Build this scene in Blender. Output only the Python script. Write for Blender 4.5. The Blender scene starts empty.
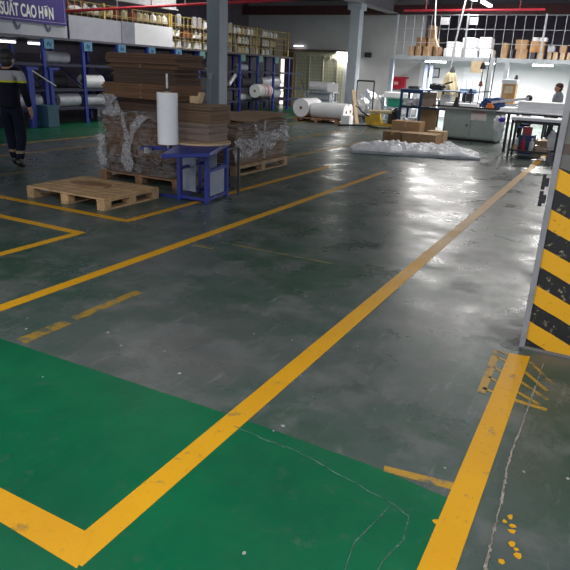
import bpy, bmesh, math, random
from mathutils import Vector, Matrix, noise as mn
random.seed(7)
PI = math.pi
sc = bpy.context.scene
COL = sc.collection
# ------------------------------------------------------------------ camera geometry
FPX = 605.7
YAW, PIT, ROL = math.radians(27.402), math.radians(19.494), math.radians(2.581)
H = 1.6
fw = Vector((-math.sin(YAW)*math.cos(PIT), math.cos(YAW)*math.cos(PIT), -math.sin(PIT)))
rt0 = Vector((math.cos(YAW), math.sin(YAW), 0)); up0 = rt0.cross(fw)
rt = rt0*math.cos(ROL)+up0*math.sin(ROL); up = -rt0*math.sin(ROL)+up0*math.cos(ROL)
EYE = Vector((0, 0, H))
def ray(x, y): return fw+rt*((x-285)/FPX)-up*((y-285)/FPX)
def F(x, y, z=0.0):
    d = ray(x, y); return EYE+d*((z-H)/d.z)
def A(x, y, Y):
    d = ray(x, y); return EYE+d*(Y/d.y)

# ------------------------------------------------------------------ materials
def nd(nt, t, **k):
    n = nt.nodes.new(t)
    for a, v in k.items():
        if a == 'op': n.operation = v
        else: n.inputs[a].default_value = v
    return n
def base(name):
    m = bpy.data.materials.new(name); m.use_nodes = True
    nt = m.node_tree
    return m, nt, nt.nodes['Principled BSDF'], nt.links.new
def noise(nt, scale, detail=4, rough=.55, vec=None):
    n = nt.nodes.new('ShaderNodeTexNoise'); n.inputs['Scale'].default_value = scale
    n.inputs['Detail'].default_value = detail; n.inputs['Roughness'].default_value = rough
    if vec is not None: nt.links.new(vec, n.inputs['Vector'])
    return n.outputs['Fac']
def ramp(nt, fac, *stops):
    r = nt.nodes.new('ShaderNodeValToRGB'); e = r.color_ramp.elements
    while len(e) < len(stops): e.new(.5)
    for el, (p, c) in zip(e, stops):
        el.position = p; el.color = (*c, 1) if not isinstance(c, (int, float)) else (c, c, c, 1)
    nt.links.new(fac, r.inputs['Fac']); return r.outputs['Color']
def mix(nt, fac, a, b, mode='MIX'):
    m = nt.nodes.new('ShaderNodeMixRGB'); m.blend_type = mode
    for i, v in ((0, fac), (1, a), (2, b)):
        if isinstance(v, (int, float)): m.inputs[i].default_value = v if i == 0 else (v, v, v, 1)
        elif isinstance(v, tuple): m.inputs[i].default_value = (*v, 1)
        else: nt.links.new(v, m.inputs[i])
    return m.outputs[0]
def math_(nt, op, a, b=None):
    m = nt.nodes.new('ShaderNodeMath'); m.operation = op
    for i, v in enumerate((a, b)):
        if v is None: continue
        if isinstance(v, (int, float)): m.inputs[i].default_value = v
        else: nt.links.new(v, m.inputs[i])
    return m.outputs[0]
def bump(nt, p, h, s, d=.01):
    b = nt.nodes.new('ShaderNodeBump'); b.inputs['Strength'].default_value = s; b.inputs['Distance'].default_value = d
    nt.links.new(h, b.inputs['Height']); nt.links.new(b.outputs[0], p.inputs['Normal'])
MC = {}
def mat(name, c, rough=.6, metal=0, var=.18, scale=6, bs=0, bsc=40, emit=0, alpha=1, dirt=0):
    if name in MC: return MC[name]
    m, nt, p, L = base(name)
    tc = nt.nodes.new('ShaderNodeTexCoord').outputs['Object']
    n = noise(nt, scale, 5, .6, tc)
    col = ramp(nt, n, (.3, tuple(max(0, x*(1-var)) for x in c)), (.7, tuple(min(1, x*(1+var)) for x in c)))
    if dirt:
        d = ramp(nt, noise(nt, scale*3.1, 8, .7, tc), (.55, 0), (.7, dirt))
        col = mix(nt, d, col, (.05, .045, .04))
    L(col, p.inputs['Base Color'])
    p.inputs['Roughness'].default_value = rough; p.inputs['Metallic'].default_value = metal
    if bs: bump(nt, p, noise(nt, bsc, 6, .6, tc), bs)
    if emit:
        p.inputs['Emission Color'].default_value = (*c, 1); p.inputs['Emission Strength'].default_value = emit
    if alpha < 1: p.inputs['Alpha'].default_value = alpha
    MC[name] = m; return m

def floor_cols(nt, tc):
    a = noise(nt, .55, 6, .6, tc); b = noise(nt, 2.3, 8, .68, tc)
    g = ramp(nt, a, (.36, (.098, .102, .102)), (.48, (.060, .086, .076)), (.60, (.030, .068, .046)))
    w = ramp(nt, b, (.48, 0), (.68, .7))
    g = mix(nt, w, g, (.15, .155, .155))
    mp = nt.nodes.new('ShaderNodeMapping'); mp.inputs['Scale'].default_value = (9, 1.3, 1)
    mp.inputs['Rotation'].default_value = (0, 0, .5)
    nt.links.new(tc, mp.inputs['Vector'])
    s = ramp(nt, noise(nt, 2.2, 9, .75, mp.outputs[0]), (.57, 0), (.70, .55))
    g = mix(nt, s, g, (.21, .215, .215))
    d = ramp(nt, noise(nt, 5.5, 7, .7, tc), (.58, 0), (.75, .5))
    g = mix(nt, d, g, (.032, .038, .036))
    sp = ramp(nt, noise(nt, 42, 3, .5, tc), (.72, 0), (.78, .5))
    return mix(nt, sp, g, (.2, .2, .19))
def floor_rough(nt, tc, p, lo=.17, hi=.50):
    r = nt.nodes.new('ShaderNodeMapRange')
    nt.links.new(noise(nt, 1.7, 8, .7, tc), r.inputs[0])
    for i, v in ((1, .3), (2, .7), (3, lo), (4, hi)): r.inputs[i].default_value = v
    nt.links.new(r.outputs[0], p.inputs['Roughness'])
    h = mix(nt, .45, noise(nt, 7, 6, .6, tc), noise(nt, 60, 4, .6, tc))
    bump(nt, p, h, .16, .012)
def floor_mat():
    m, nt, p, L = base('polished_concrete')
    tc = nt.nodes.new('ShaderNodeTexCoord').outputs['Object']
    L(floor_cols(nt, tc), p.inputs['Base Color']); floor_rough(nt, tc, p)
    p.inputs['Specular IOR Level'].default_value = .55
    return m
def paint_mat(name, c, wear, lo=.52, c2=None, rl=.3, rh=.55):
    m, nt, p, L = base(name)
    tc = nt.nodes.new('ShaderNodeNewGeometry').outputs['Position']
    v = ramp(nt, noise(nt, 1.4, 6, .6, tc), (.3, c), (.7, c2 or tuple(x*.8 for x in c)))
    k = ramp(nt, noise(nt, 9, 9, .72, tc), (lo, 0), (lo+.1, wear))
    v = mix(nt, k, v, floor_cols(nt, tc))
    k2 = ramp(nt, noise(nt, 26, 8, .7, tc), (.60, 0), (.70, .7*wear))
    v = mix(nt, k2, v, (.05, .05, .04))
    L(v, p.inputs['Base Color']); floor_rough(nt, tc, p, rl, rh)
    return m
def stripe_mat():
    m, nt, p, L = base('hazard_striped_concrete')
    tc = nt.nodes.new('ShaderNodeTexCoord').outputs['Object']
    sx = nt.nodes.new('ShaderNodeSeparateXYZ'); L(tc, sx.inputs[0])
    x, z = sx.outputs[0], sx.outputs[2]
    nz = noise(nt, 9, 5, .6, tc)
    q = math_(nt, 'ADD', z, math_(nt, 'MULTIPLY', x, .42))
    q = math_(nt, 'ADD', q, math_(nt, 'MULTIPLY', nz, .012))
    ph = math_(nt, 'FRACT', math_(nt, 'DIVIDE', math_(nt, 'SUBTRACT', q, -.014), .238))
    yel = math_(nt, 'LESS_THAN', ph, .5)
    fine = noise(nt, 34, 9, .7, tc)
    yc = mix(nt, ramp(nt, fine, (.60, 0), (.68, .8)), (.72, .36, .008), (.09, .05, .02))
    bc = mix(nt, ramp(nt, noise(nt, 22, 9, .75, tc), (.57, 0), (.64, .9)), (.012, .012, .013), (.40, .33, .2))
    st = mix(nt, yel, bc, yc)
    con = ramp(nt, noise(nt, 3, 8, .7, tc), (.3, (.09, .088, .084)), (.7, (.15, .145, .14)))
    con = mix(nt, ramp(nt, noise(nt, 14, 9, .7, tc), (.6, 0), (.68, .6)), con, (.07, .06, .055))
    br = math_(nt, 'MULTIPLY', math_(nt, 'GREATER_THAN', z, 1.215), math_(nt, 'LESS_THAN', z, 1.275))
    con = mix(nt, br, con, (.085, .06, .05))
    ab = math_(nt, 'GREATER_THAN', math_(nt, 'ADD', z, math_(nt, 'MULTIPLY', x, .25)), 1.09)
    L(mix(nt, ab, st, con), p.inputs['Base Color'])
    p.inputs['Roughness'].default_value = .55; bump(nt, p, fine, .3, .006)
    return m
def carton_mat(name, c, lay=55):
    m, nt, p, L = base(name)
    tc = nt.nodes.new('ShaderNodeTexCoord').outputs['Object']
    mp = nt.nodes.new('ShaderNodeMapping'); mp.inputs['Scale'].default_value = (1.2, 1.2, lay); L(tc, mp.inputs['Vector'])
    s = noise(nt, 1.5, 4, .6, mp.outputs[0])
    v = ramp(nt, s, (.3, tuple(x*.55 for x in c)), (.6, c), (.8, tuple(min(1, x*1.3) for x in c)))
    v = mix(nt, ramp(nt, noise(nt, 3, 5, .6, tc), (.4, .0), (.75, .45)), v, tuple(x*.6 for x in c))
    L(v, p.inputs['Base Color']); p.inputs['Roughness'].default_value = .8
    bump(nt, p, s, .25, .01)
    return m
def film_mat(name, lo, hi, sc_=10, c=(.8, .82, .86)):
    m, nt, p, L = base(name)
    tc = nt.nodes.new('ShaderNodeTexCoord').outputs['Object']
    w = nt.nodes.new('ShaderNodeTexNoise'); w.inputs['Scale'].default_value = sc_; w.inputs['Detail'].default_value = 7
    w.inputs['Distortion'].default_value = 1.6; L(tc, w.inputs['Vector'])
    p.inputs['Base Color'].default_value = (*c, 1); p.inputs['Roughness'].default_value = .18
    a = ramp(nt, w.outputs['Fac'], (.38, lo), (.68, hi)); L(a, p.inputs['Alpha'])
    bump(nt, p, w.outputs['Fac'], .7, .03)
    return m
def tile_mat():
    m, nt, p, L = base('cream_wall_tiles')
    tc = nt.nodes.new('ShaderNodeTexCoord').outputs['Object']
    mp = nt.nodes.new('ShaderNodeMapping'); mp.inputs['Rotation'].default_value = (PI/2, 0, 0); L(tc, mp.inputs['Vector'])
    b = nt.nodes.new('ShaderNodeTexBrick'); L(mp.outputs[0], b.inputs['Vector'])
    b.inputs['Color1'].default_value = (.50, .49, .36, 1); b.inputs['Color2'].default_value = (.45, .445, .34, 1)
    b.inputs['Mortar'].default_value = (.34, .33, .24, 1); b.inputs['Scale'].default_value = 1; b.inputs['Brick Width'].default_value = .15; b.inputs['Row Height'].default_value = .15
    b.inputs['Mortar Size'].default_value = .012; b.offset = 0
    L(b.outputs['Color'], p.inputs['Base Color']); p.inputs['Roughness'].default_value = .5
    return m
def zband_mat(name, bands, rough=.75):
    m, nt, p, L = base(name)
    tc = nt.nodes.new('ShaderNodeTexCoord').outputs['Object']
    sx = nt.nodes.new('ShaderNodeSeparateXYZ'); L(tc, sx.inputs[0]); v = bands[0][1]
    for z0, c in bands[1:]: v = mix(nt, math_(nt, 'GREATER_THAN', sx.outputs[2], z0), v, c)
    L(v, p.inputs['Base Color']); p.inputs['Roughness'].default_value = rough; p.inputs['Specular IOR Level'].default_value = .1
    return m

concrete = floor_mat()
green_p = paint_mat('green_floor_paint', (.001, .128, .048), .22, .56, (.001, .078, .034), .28, .5)
yellow_p = paint_mat('yellow_line_paint', (.66, .34, .006), .8, .6, (.56, .27, .006), .40, .56)
yellow_w = paint_mat('worn_yellow_paint', (.42, .24, .03), .9, .50)
yellow_d = paint_mat('rubbed_yellow_paint', (.34, .21, .03), .85, .47)
yellow_f = paint_mat('faded_yellow_paint', (.20, .15, .05), .9, .46)
hazard = stripe_mat()
brown = carton_mat('brown_flat_cartons', (.125, .062, .032))
brown_b = carton_mat('reddish_flat_cartons', (.17, .08, .036))
brown_c = carton_mat('dark_flat_cartons', (.085, .045, .026))
brown2 = carton_mat('tan_flat_cartons', (.20, .122, .072))
brown3 = carton_mat('greyish_flat_cartons', (.27, .20, .165), 70)
carton = mat('carton_board', (.40, .245, .125), .8, var=.12, scale=3)
carton_d = mat('dark_carton_board', (.25, .14, .07), .8)
carton_l = mat('light_carton_board', (.52, .37, .22), .8)
tape = mat('packing_tape', (.48, .33, .17), .35)
pine = mat('pallet_pine', (.44, .28, .14), .75, var=.3, scale=7, bs=.2, dirt=.5)
pine_d = mat('old_pallet_wood', (.24, .13, .065), .8, var=.3, scale=7, dirt=.5)
film = film_mat('stretch_film', .0, .2)
film_t = film_mat('bunched_stretch_film', .08, .62, 30, (.62, .60, .62))
film_w = film_mat('white_plastic_film', .86, 1, 8, (.97, .97, .99))
blue = mat('blue_paint', (.018, .03, .21), .45, var=.15, dirt=.4)
blue_r = mat('rack_blue_paint', (.012, .032, .26), .5, var=.2)
blue_d = mat('dark_blue_paint', (.01, .045, .14), .5)
steel = mat('bare_steel', (.42, .42, .43), .4, .8)
steel_d = mat('dark_steel', (.045, .045, .05), .5, .5)
grey_p = mat('grey_column_paint', (.20, .235, .28), .55, var=.07, scale=2)
grey_l = mat('light_grey_paint', (.34, .38, .42), .55, var=.07)
zinc = mat('galvanised_steel', (.42, .45, .48), .45, .5)
whitep = mat('white_sheet', (.80, .80, .82), .6, var=.04)
white_r = mat('white_film_roll', (.76, .76, .78), .38, var=.06, scale=3)
wrap_r = mat('grey_film_roll', (.46, .48, .53), .35, var=.12)
white_w = mat('white_wall_paint', (.66, .66, .69), .75, var=.05, scale=1.2)
grey_w = mat('grey_wall_paint', (.46, .46, .47), .85, var=.09, scale=1.0)
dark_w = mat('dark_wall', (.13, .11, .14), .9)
ceil_m = mat('grey_ceiling', (.17, .16, .18), .9, var=.1, scale=1)
beam_d = mat('dark_red_oxide_steel', (.075, .022, .025), .7)
beam_b = mat('dark_beam', (.035, .033, .036), .7)
red = mat('red_pipe_paint', (.42, .02, .035), .45)
red2 = mat('red_cabinet_paint', (.42, .012, .035), .4)
black = mat('black_plastic', (.012, .012, .014), .5)
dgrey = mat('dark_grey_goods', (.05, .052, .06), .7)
navy = mat('navy_cloth', (.012, .015, .03), .85)
skinm = mat('skin', (.42, .23, .15), .55, var=.06)
hairm = mat('black_hair', (.012, .01, .01), .6)
gold = mat('gold_wire', (.46, .34, .10), .45, .3)
panel_w = mat('grey_white_panel', (.44, .45, .50), .55, var=.07, scale=1.3)
purple = mat('purple_banner', (.038, .02, .20), .5, var=.08)
letter = mat('letter_white', (.86, .86, .82), .5, var=.02)
tagm = mat('blue_tag_card', (.10, .25, .38), .6)
tagg = mat('green_tag_card', (.16, .32, .27), .6)
mach = mat('grey_green_enamel', (.27, .33, .31), .45, var=.06)
cream = mat('cream_cloth', (.62, .53, .34), .8, bs=.4, bsc=12)
lightblue = mat('light_blue_plastic', (.32, .44, .78), .5)
orange = mat('orange_plastic', (.72, .20, .02), .5)
green_b = mat('green_plastic', (.01, .22, .15), .5)
yellow_b = mat('yellow_paint', (.60, .38, .03), .5)
bin_m = mat('teal_blue_bin', (.03, .09, .14), .5)
cordw = mat('white_cable', (.70, .70, .70), .5)
pink = mat('pink_band', (.62, .22, .26), .5)
brownp = mat('brown_door_frame', (.115, .08, .055), .7)
tiles = tile_mat()
lamp = mat('lit_tube', (1, .98, .95), .4, var=0, emit=9)
lampsoft = mat('lit_tube_dim', (1, .96, .98), .4, var=0, emit=3)
day = mat('daylight_gap', (1, .93, .86), .4, var=0, emit=1.5)
glass = mat('picture_glass', (.55, .57, .60), .15, var=.2, scale=20)
tan_s = mat('tan_card', (.50, .38, .25), .8)
blue_c = mat('blue_cloth', (.03, .07, .20), .9, bs=.5, bsc=20)
grey_c = mat('grey_cloth', (.24, .26, .30), .9)
violet = mat('violet_plastic', (.08, .04, .45), .4)

# ------------------------------------------------------------------ mesh helpers
class B:
    def __init__(s): s.bm = bmesh.new()
    def box(s, x0, x1, y0, y1, z0, z1, rz=0, piv=None, rx=0, ry=0):
        c = Vector(((x0+x1)/2, (y0+y1)/2, (z0+z1)/2))
        M = Matrix.Translation(c) @ Matrix.Diagonal((abs(x1-x0), abs(y1-y0), abs(z1-z0), 1))
        if rz or rx or ry:
            p = Vector(piv) if piv is not None else c
            M = Matrix.Translation(p) @ Matrix.Rotation(rz, 4, 'Z') @ Matrix.Rotation(ry, 4, 'Y') @ Matrix.Rotation(rx, 4, 'X') @ Matrix.Translation(-p) @ M
        bmesh.ops.create_cube(s.bm, size=1, matrix=M); return s
    def cyl(s, a, b, r, r2=None, n=14):
        a = Vector(a); b = Vector(b); d = b-a; l = d.length
        if l < 1e-6: return s
        q = d.to_track_quat('Z', 'Y').to_matrix().to_4x4()
        bmesh.ops.create_cone(s.bm, cap_ends=True, cap_tris=False, segments=n, radius1=r, radius2=r if r2 is None else r2, depth=l, matrix=Matrix.Translation((a+b)/2) @ q); return s
    def tube(s, pts, r, n=8):
        for a, b in zip(pts, pts[1:]): s.cyl(a, b, r, n=n)
        return s
    def bar(s, a, b, w, h=None):
        a = Vector(a); b = Vector(b); d = b-a; h = h or w
        q = d.to_track_quat('Z', 'Y').to_matrix().to_4x4()
        bmesh.ops.create_cube(s.bm, size=1, matrix=Matrix.Translation((a+b)/2) @ q @ Matrix.Diagonal((w, h, d.length, 1))); return s
    def ball(s, c, r, sc_=(1, 1, 1), n=12):
        bmesh.ops.create_uvsphere(s.bm, u_segments=n, v_segments=max(6, n//2+2), radius=r, matrix=Matrix.Translation(Vector(c)) @ Matrix.Diagonal((*sc_, 1))); return s
    def poly(s, pts, z0, z1):
        lo = [s.bm.verts.new((x, y, z0)) for x, y in pts]; hi = [s.bm.verts.new((x, y, z1)) for x, y in pts]
        s.bm.faces.new(lo[::-1]); s.bm.faces.new(hi); n = len(pts)
        for i in range(n): s.bm.faces.new((lo[i], lo[(i+1) % n], hi[(i+1) % n], hi[i]))
        return s
    def ring(s, a, b, r, ri, n=28):   # hollow roll end (pipe)
        a = Vector(a); b = Vector(b); q = (b-a).to_track_quat('Z', 'Y').to_matrix()
        L = []
        for P, R in ((a, ri), (a, r), (b, r), (b, ri)):
            L.append([s.bm.verts.new(P+q @ Vector((R*math.cos(2*PI*i/n), R*math.sin(2*PI*i/n), 0))) for i in range(n)])
        for k in range(4):
            for i in range(n): s.bm.faces.new((L[k][i], L[k][(i+1) % n], L[(k+1) % 4][(i+1) % n], L[(k+1) % 4][i]))
        return s
    def grid(s, fn, nu, nv):
        V = [[s.bm.verts.new(fn(i/nu, j/nv)) for j in range(nv+1)] for i in range(nu+1)]
        for i in range(nu):
            for j in range(nv): s.bm.faces.new((V[i][j], V[i+1][j], V[i+1][j+1], V[i][j+1]))
        return s
WL = {}
def ob(name, b, m, par=None, label=None, cat=None, group=None, kind=None, smooth=False, bev=0, solid=0, loc=None):
    bm = b.bm if isinstance(b, B) else b
    bmesh.ops.recalc_face_normals(bm, faces=bm.faces[:])
    if par is not None: o0 = WL[par.name]
    elif loc is not None: o0 = Vector(loc)
    else:
        vs = [v.co for v in bm.verts]
        o0 = Vector(((min(v.x for v in vs)+max(v.x for v in vs))/2, (min(v.y for v in vs)+max(v.y for v in vs))/2, min(v.z for v in vs)))
    bmesh.ops.translate(bm, vec=-o0, verts=bm.verts[:])
    me = bpy.data.meshes.new(name); bm.to_mesh(me); bm.free(); me.materials.append(m)
    if smooth:
        for p in me.polygons: p.use_smooth = True
        try: me.set_sharp_from_angle(angle=math.radians(42))
        except Exception: pass
    o = bpy.data.objects.new(name, me); COL.objects.link(o)
    if par is not None: o.parent = par; WL[o.name] = o0
    else: o.location = o0; WL[o.name] = o0
    if solid:
        q = o.modifiers.new('solid', 'SOLIDIFY'); q.thickness = solid
    if bev:
        q = o.modifiers.new('bevel', 'BEVEL'); q.width = bev; q.segments = 2; q.limit_method = 'ANGLE'
    tag(o, label, cat, group, kind); return o
def tag(o, label=None, cat=None, group=None, kind=None):
    for k, v in (('label', label), ('category', cat), ('group', group), ('kind', kind)):
        if v: o[k] = v
def root(name, loc, label, cat, group=None):
    o = bpy.data.objects.new(name, None); o.empty_display_size = .1; COL.objects.link(o); o.location = loc
    WL[o.name] = Vector(loc); tag(o, label, cat, group); return o
def dup(r, loc, label=None, rz=None, group=None):
    c = r.copy(); COL.objects.link(c); c.location = loc
    if rz is not None: c.rotation_euler = (0, 0, rz)
    tag(c, label, None, group)
    for ch in list(r.children):
        d = ch.copy(); COL.objects.link(d); d.parent = c
        for g in ch.children:
            e = g.copy(); COL.objects.link(e); e.parent = d
    return c
def S(name, b, m, par=None, **k): return ob(name, b, m, par, kind='structure', **k)

# ------------------------------------------------------------------ the setting
YB = 27.0
fl = S('floor', B().box(-17, 6, -4, 33, -.2, 0), concrete, loc=(0, 0, 0))
fl_ = lambda n, b, m, **k: ob(n, b, m, fl, **k)
def strip(pts, z=.0015):
    b = B(); b.poly(pts, 0, z); return b
fl_('green_paint', strip([(-9, -2), (-.29, -2), (-.29, 2.12), (-.62, 2.16), (-1.35, 2.18), (-3.1, 2.16), (-9, 2.05)], .001), green_p, label='glossy green painted floor zone')
fl_('green_paint', strip([(-13.4, -1), (-10.55, -1), (-10.55, 26), (-13.4, 26)], .001), green_p, label='green painted strip along the racks')
NL = [0]
def yl(x0, x1, y0, y1, m=yellow_p, z=.0022, label=None):
    NL[0] += 1; z += NL[0]*.00012
    fl_('yellow_line', strip([(x0, y0), (x1, y0), (x1, y1), (x0, y1)], z), m, label=label)
yl(-1.415, -1.30, 1.12, 16.4)
fl_('yellow_line', strip([tuple(F(*q).xy) for q in ((-100, 461), (77, 569), (92, 535), (-100, 437))], .0028), yellow_p)
fl_('yellow_line', strip([(-.305, -.5), (-.19, -.5), (-.205, 3.72), (-.325, 3.70)], .0024), yellow_p)
yl(-3.50, -3.40, -1, 10.3)
yl(-4.51, -4.42, 4.80, 10.1); yl(-9.0, -4.42, 4.80, 4.89); yl(-9.0, -4.44, 4.15, 4.24); yl(-4.53, -4.44, 2.0, 4.24)
yl(-10.55, -10.42, -1, 26, yellow_w); yl(-9.35, -9.25, 5, 26, yellow_w); yl(-7.78, -7.7, 4.9, 12, yellow_f)
yl(-5.62, -5.52, 10.3, 14.6, yellow_w); yl(-7.15, -7.05, 13, 17, yellow_w)
yl(-2.95, -2.86, 2.2, 2.55, yellow_d); yl(-2.945, -2.87, 2.62, 3.25, yellow_d); yl(-3.34, -3.12, 4.50, 4.55, yellow_d); yl(-3.2, -1.95, 4.745, 4.765, yellow_f)
fl_('yellow_line', strip([(-.61, 2.19), (-.31, 2.235), (-.31, 2.185), (-.60, 2.15)], .002), yellow_w)
yl(-1.2, .8, 15.6, 15.72, yellow_w)
# faded hatch by the column
hb = B()
for a, b_, w_ in [((497, 351), (518, 357), 9), ((497, 357), (516, 366), 9), ((494, 367), (512, 379), 9), ((489, 377), (507, 388), 9), ((483, 388), (500, 395), 10), ((497, 351), (481, 393), 20),
                ((530, 362), (553, 384), 10), ((525, 372), (547, 391), 10), ((521, 382), (548, 400), 10), ((517, 392), (540, 405), 10), ((514, 400), (547, 410), 14)]:
    p, q = F(*a), F(*b_); d = (q-p).normalized(); n = Vector((-d.y, d.x, 0))*w_*.0011
    hb.poly([((p+n).x, (p+n).y), ((p-n).x, (p-n).y), ((q-n).x, (q-n).y), ((q+n).x, (q+n).y)], 0, .0018)
fl_('worn_hatching', hb, yellow_w)
cb = B(); pts = [(-.12, 3.66), (-.128, 3.2), (-.135, 2.81), (-.143, 2.6), (-.138, 2.44), (-.128, 2.3), (-.12, 2.16), (-.118, 2.0), (-.112, 1.87), (-.10, 1.5), (-.10, .6)]
for (a, b_) in zip(pts, pts[1:]):
    n = 7
    for i in range(n):
        t0, t1 = i/n, (i+1)/n
        p = Vector((a[0]+(b_[0]-a[0])*t0+random.uniform(-.003, .003), a[1]+(b_[1]-a[1])*t0, .001)); q = Vector((a[0]+(b_[0]-a[0])*t1+random.uniform(-.003, .003), a[1]+(b_[1]-a[1])*t1, .001))
        cb.bar(p, q, .004+random.uniform(0, .012)*(1.35-.3*p.y if p.y < 3 else .4), .006)
fl_('crack_filler', cb, mat('grey_mortar', (.24, .215, .185), .9, bs=.6, var=.5, scale=30))
gb = B(); gp = [(-1.33, 2.10), (-.97, 2.08), (-.75, 2.03), (-.62, 2.0), (-.5, 1.97), (-.42, 1.93), (-.40, 1.8), (-.43, 1.67), (-.43, 1.4)]
gq = [(-.5, 1.97), (-.52, 1.85), (-.55, 1.7), (-.52, 1.5)]
for chain in (gp, gq):
    for a, b_ in zip(chain, chain[1:]):
        for i in range(5):
            t0, t1 = i/5, (i+1)/5
            gb.bar((a[0]+(b_[0]-a[0])*t0, a[1]+(b_[1]-a[1])*t0+random.uniform(-.006, .006), .001), (a[0]+(b_[0]-a[0])*t1, a[1]+(b_[1]-a[1])*t1+random.uniform(-.006, .006), .001), .002+random.uniform(0, .007), .003)
fl_('paint_crack', gb, mat('crack_grey', (.045, .115, .08), .9, var=.5, scale=20))
kb = B()
for (x, y, s) in [(-.075, 2.14, .022), (-.06, 2.09, .018), (-.055, 2.06, .024), (-.09, 2.10, .015), (-.03, 1.97, .02), (-.045, 1.99, .02), (-.02, 1.94, .02), (-.07, 1.88, .02), (-.28, 1.99, .02), (-.32, 1.96, .02)]:
    s *= .75
    kb.poly([(x+s*math.cos(a)*random.uniform(.4, 1.2), y+s*math.sin(a)*random.uniform(.5, 1.3)) for a in [i*PI/3 for i in range(6)]], 0, .002)
fl_('paint_chips', kb, yellow_p)
fl_('clear_tape', strip([(-.96, 6.76), (-.70, 6.62), (-.68, 6.78), (-.93, 6.93)], .002), mat('pale_tape', (.16, .24, .21), .3))
fl_('dark_stain', strip([tuple(F(*q).xy) for q in ((500, 344), (507, 340), (514, 339), (521, 334), (522, 351), (511, 350), (503, 347))], .0012), paint_mat('dark_floor_stain', (.022, .022, .024), .9, .45))
wb = B()
for _ in range(46):
    x, y = random.uniform(-4, .2), random.uniform(1.3, 6); s = random.uniform(.004, .012)
    wb.poly([(x+s*math.cos(a)*random.uniform(.6, 1.2), y+s*math.sin(a)) for a in [i*PI/3 for i in range(6)]], 0, .002)
fl_('scattered_specks', wb, mat('pale_speck', (.30, .31, .30), .8), kind='stuff')

S('wall_back', B().box(-16.6, -7.95, YB, YB+.2, 0, 4.6), grey_w)
S('floor_upper', B().box(-7.95, 2.5, YB, 31.5, 2.262, 2.3), ceil_m)
S('wall_back_right', B().box(-7.95, 2.5, YB, YB+.2, 0, 2.26), white_w)
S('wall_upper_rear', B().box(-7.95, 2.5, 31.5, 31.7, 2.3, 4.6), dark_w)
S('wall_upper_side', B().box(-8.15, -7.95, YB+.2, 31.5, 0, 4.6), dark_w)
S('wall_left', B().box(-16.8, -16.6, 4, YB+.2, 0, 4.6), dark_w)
S('ceiling', B().box(-17, 6, -1.0, 33, 4.6, 4.75), ceil_m)
S('trim_1', B().box(-17, 2.5, 26.4, 26.75, 4.0, 4.35), beam_d)
for i, y in enumerate((9, 12, 15, 18, 21, 24)):
    S('trim_%d' % (i+2), B().box(-16.5, 2.5, y-.06, y+.06, 4.38, 4.6), beam_d)
S('trim_8', B().box(-9.42, -9.0, -1, 27, 4.02, 4.06).box(-9.24, -9.18, -1, 27, 4.06, 4.56).box(-9.42, -9.0, -1, 27, 4.54, 4.6), mat('grey_beam_paint', (.26, .25, .27), .7))
bb = B(); q0, q1 = (-13.6, 12.4), (-13.6, 17.5)
bb.poly([(q0[0]-.12, q0[1]), (q0[0]+.12, q0[1]), (q1[0]+.12, q1[1]), (q1[0]-.12, q1[1])], 3.3, 3.34)
bb.box(-13.63, -13.57, 12.4, 17.5, 3.34, 3.85).box(-13.72, -13.48, 12.4, 17.5, 3.85, 3.9)
S('trim_9', bb, mat('pale_beam_paint', (.40, .40, .42), .7))
S('door_1', B().box(-13.95, -11.5, YB-.06, YB, 0, 2.45), tiles)
pb = B()
for x in (-13.9, -13.2, -12.5, -11.8): pb.box(x-.03, x+.03, YB-.10, YB-.06, 0, 2.3)
for i in range(9): pb.cyl((-13.8+i*.27, YB-.10, 2.22), (-13.8+i*.27, YB-.06, 2.22), .05, n=10)
S('trim_10', pb, mat('cream_trim', (.34, .33, .25), .6))
S('trim_11', B().box(-14.4, -13.95, YB-.3, YB, 0, 2.42).box(-14.4, -11.4, YB-.12, YB, 2.45, 2.56), brownp)
S('window_1', B().box(-14.72, -14.44, YB-.05, YB, .05, 2.1), day)

def column(cx, cy, w, name, label, m):
    r = root(name, (cx, cy, 0), label, 'column')
    ob('shaft', B().box(cx-w/2, cx+w/2, cy-w/2, cy+w/2, 0, 4.6), m, r, bev=.012)
    return r
c = column(-9.07, 13.3, .37, 'grey_column', 'grey painted square column behind the tall brown carton stack', grey_p)
ob('switch_box', B().box(-9.16, -9.06, 13.06, 13.12, 1.32, 1.45), grey_l, c)
ob('conduit', B().cyl((-9.11, 13.10, .2), (-9.11, 13.10, 1.33), .012), grey_l, c)
c = column(-9.32, 22.8, .38, 'grey_column', 'pale grey square column beside the pallet of white film rolls', grey_l)
ob('capital', B().box(-9.6, -9.06, 22.53, 23.07, 3.8, 4.05), grey_l, c)
c = root('striped_column', (-.055, 4.06, 0), 'concrete column with yellow and black hazard stripes at right edge', 'column')
ob('shaft', B().box(-.27, .18, 3.85, 4.27, 0, 4.6), hazard, c, bev=.006)
gd = ob('corner_guard', B().box(-.288, -.255, 3.838, 3.849, 0, 4.6).box(-.288, -.272, 3.849, 3.90, 0, 4.6), mat('guard_grey', (.24, .24, .26), .5), c)
hg = B()
for z in (.92, 1.02, 1.16): hg.box(-.33, -.297, 3.87, 3.90, z, z+.05).cyl((-.325, 3.885, z-.02), (-.325, 3.885, z+.07), .011)
ob('hinge', hg, steel_d, gd)
ob('base_strip', B().box(-.262, .18, 3.828, 3.849, 0, .012), mat('grey_kerb', (.16, .155, .15), .9), c)

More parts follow.
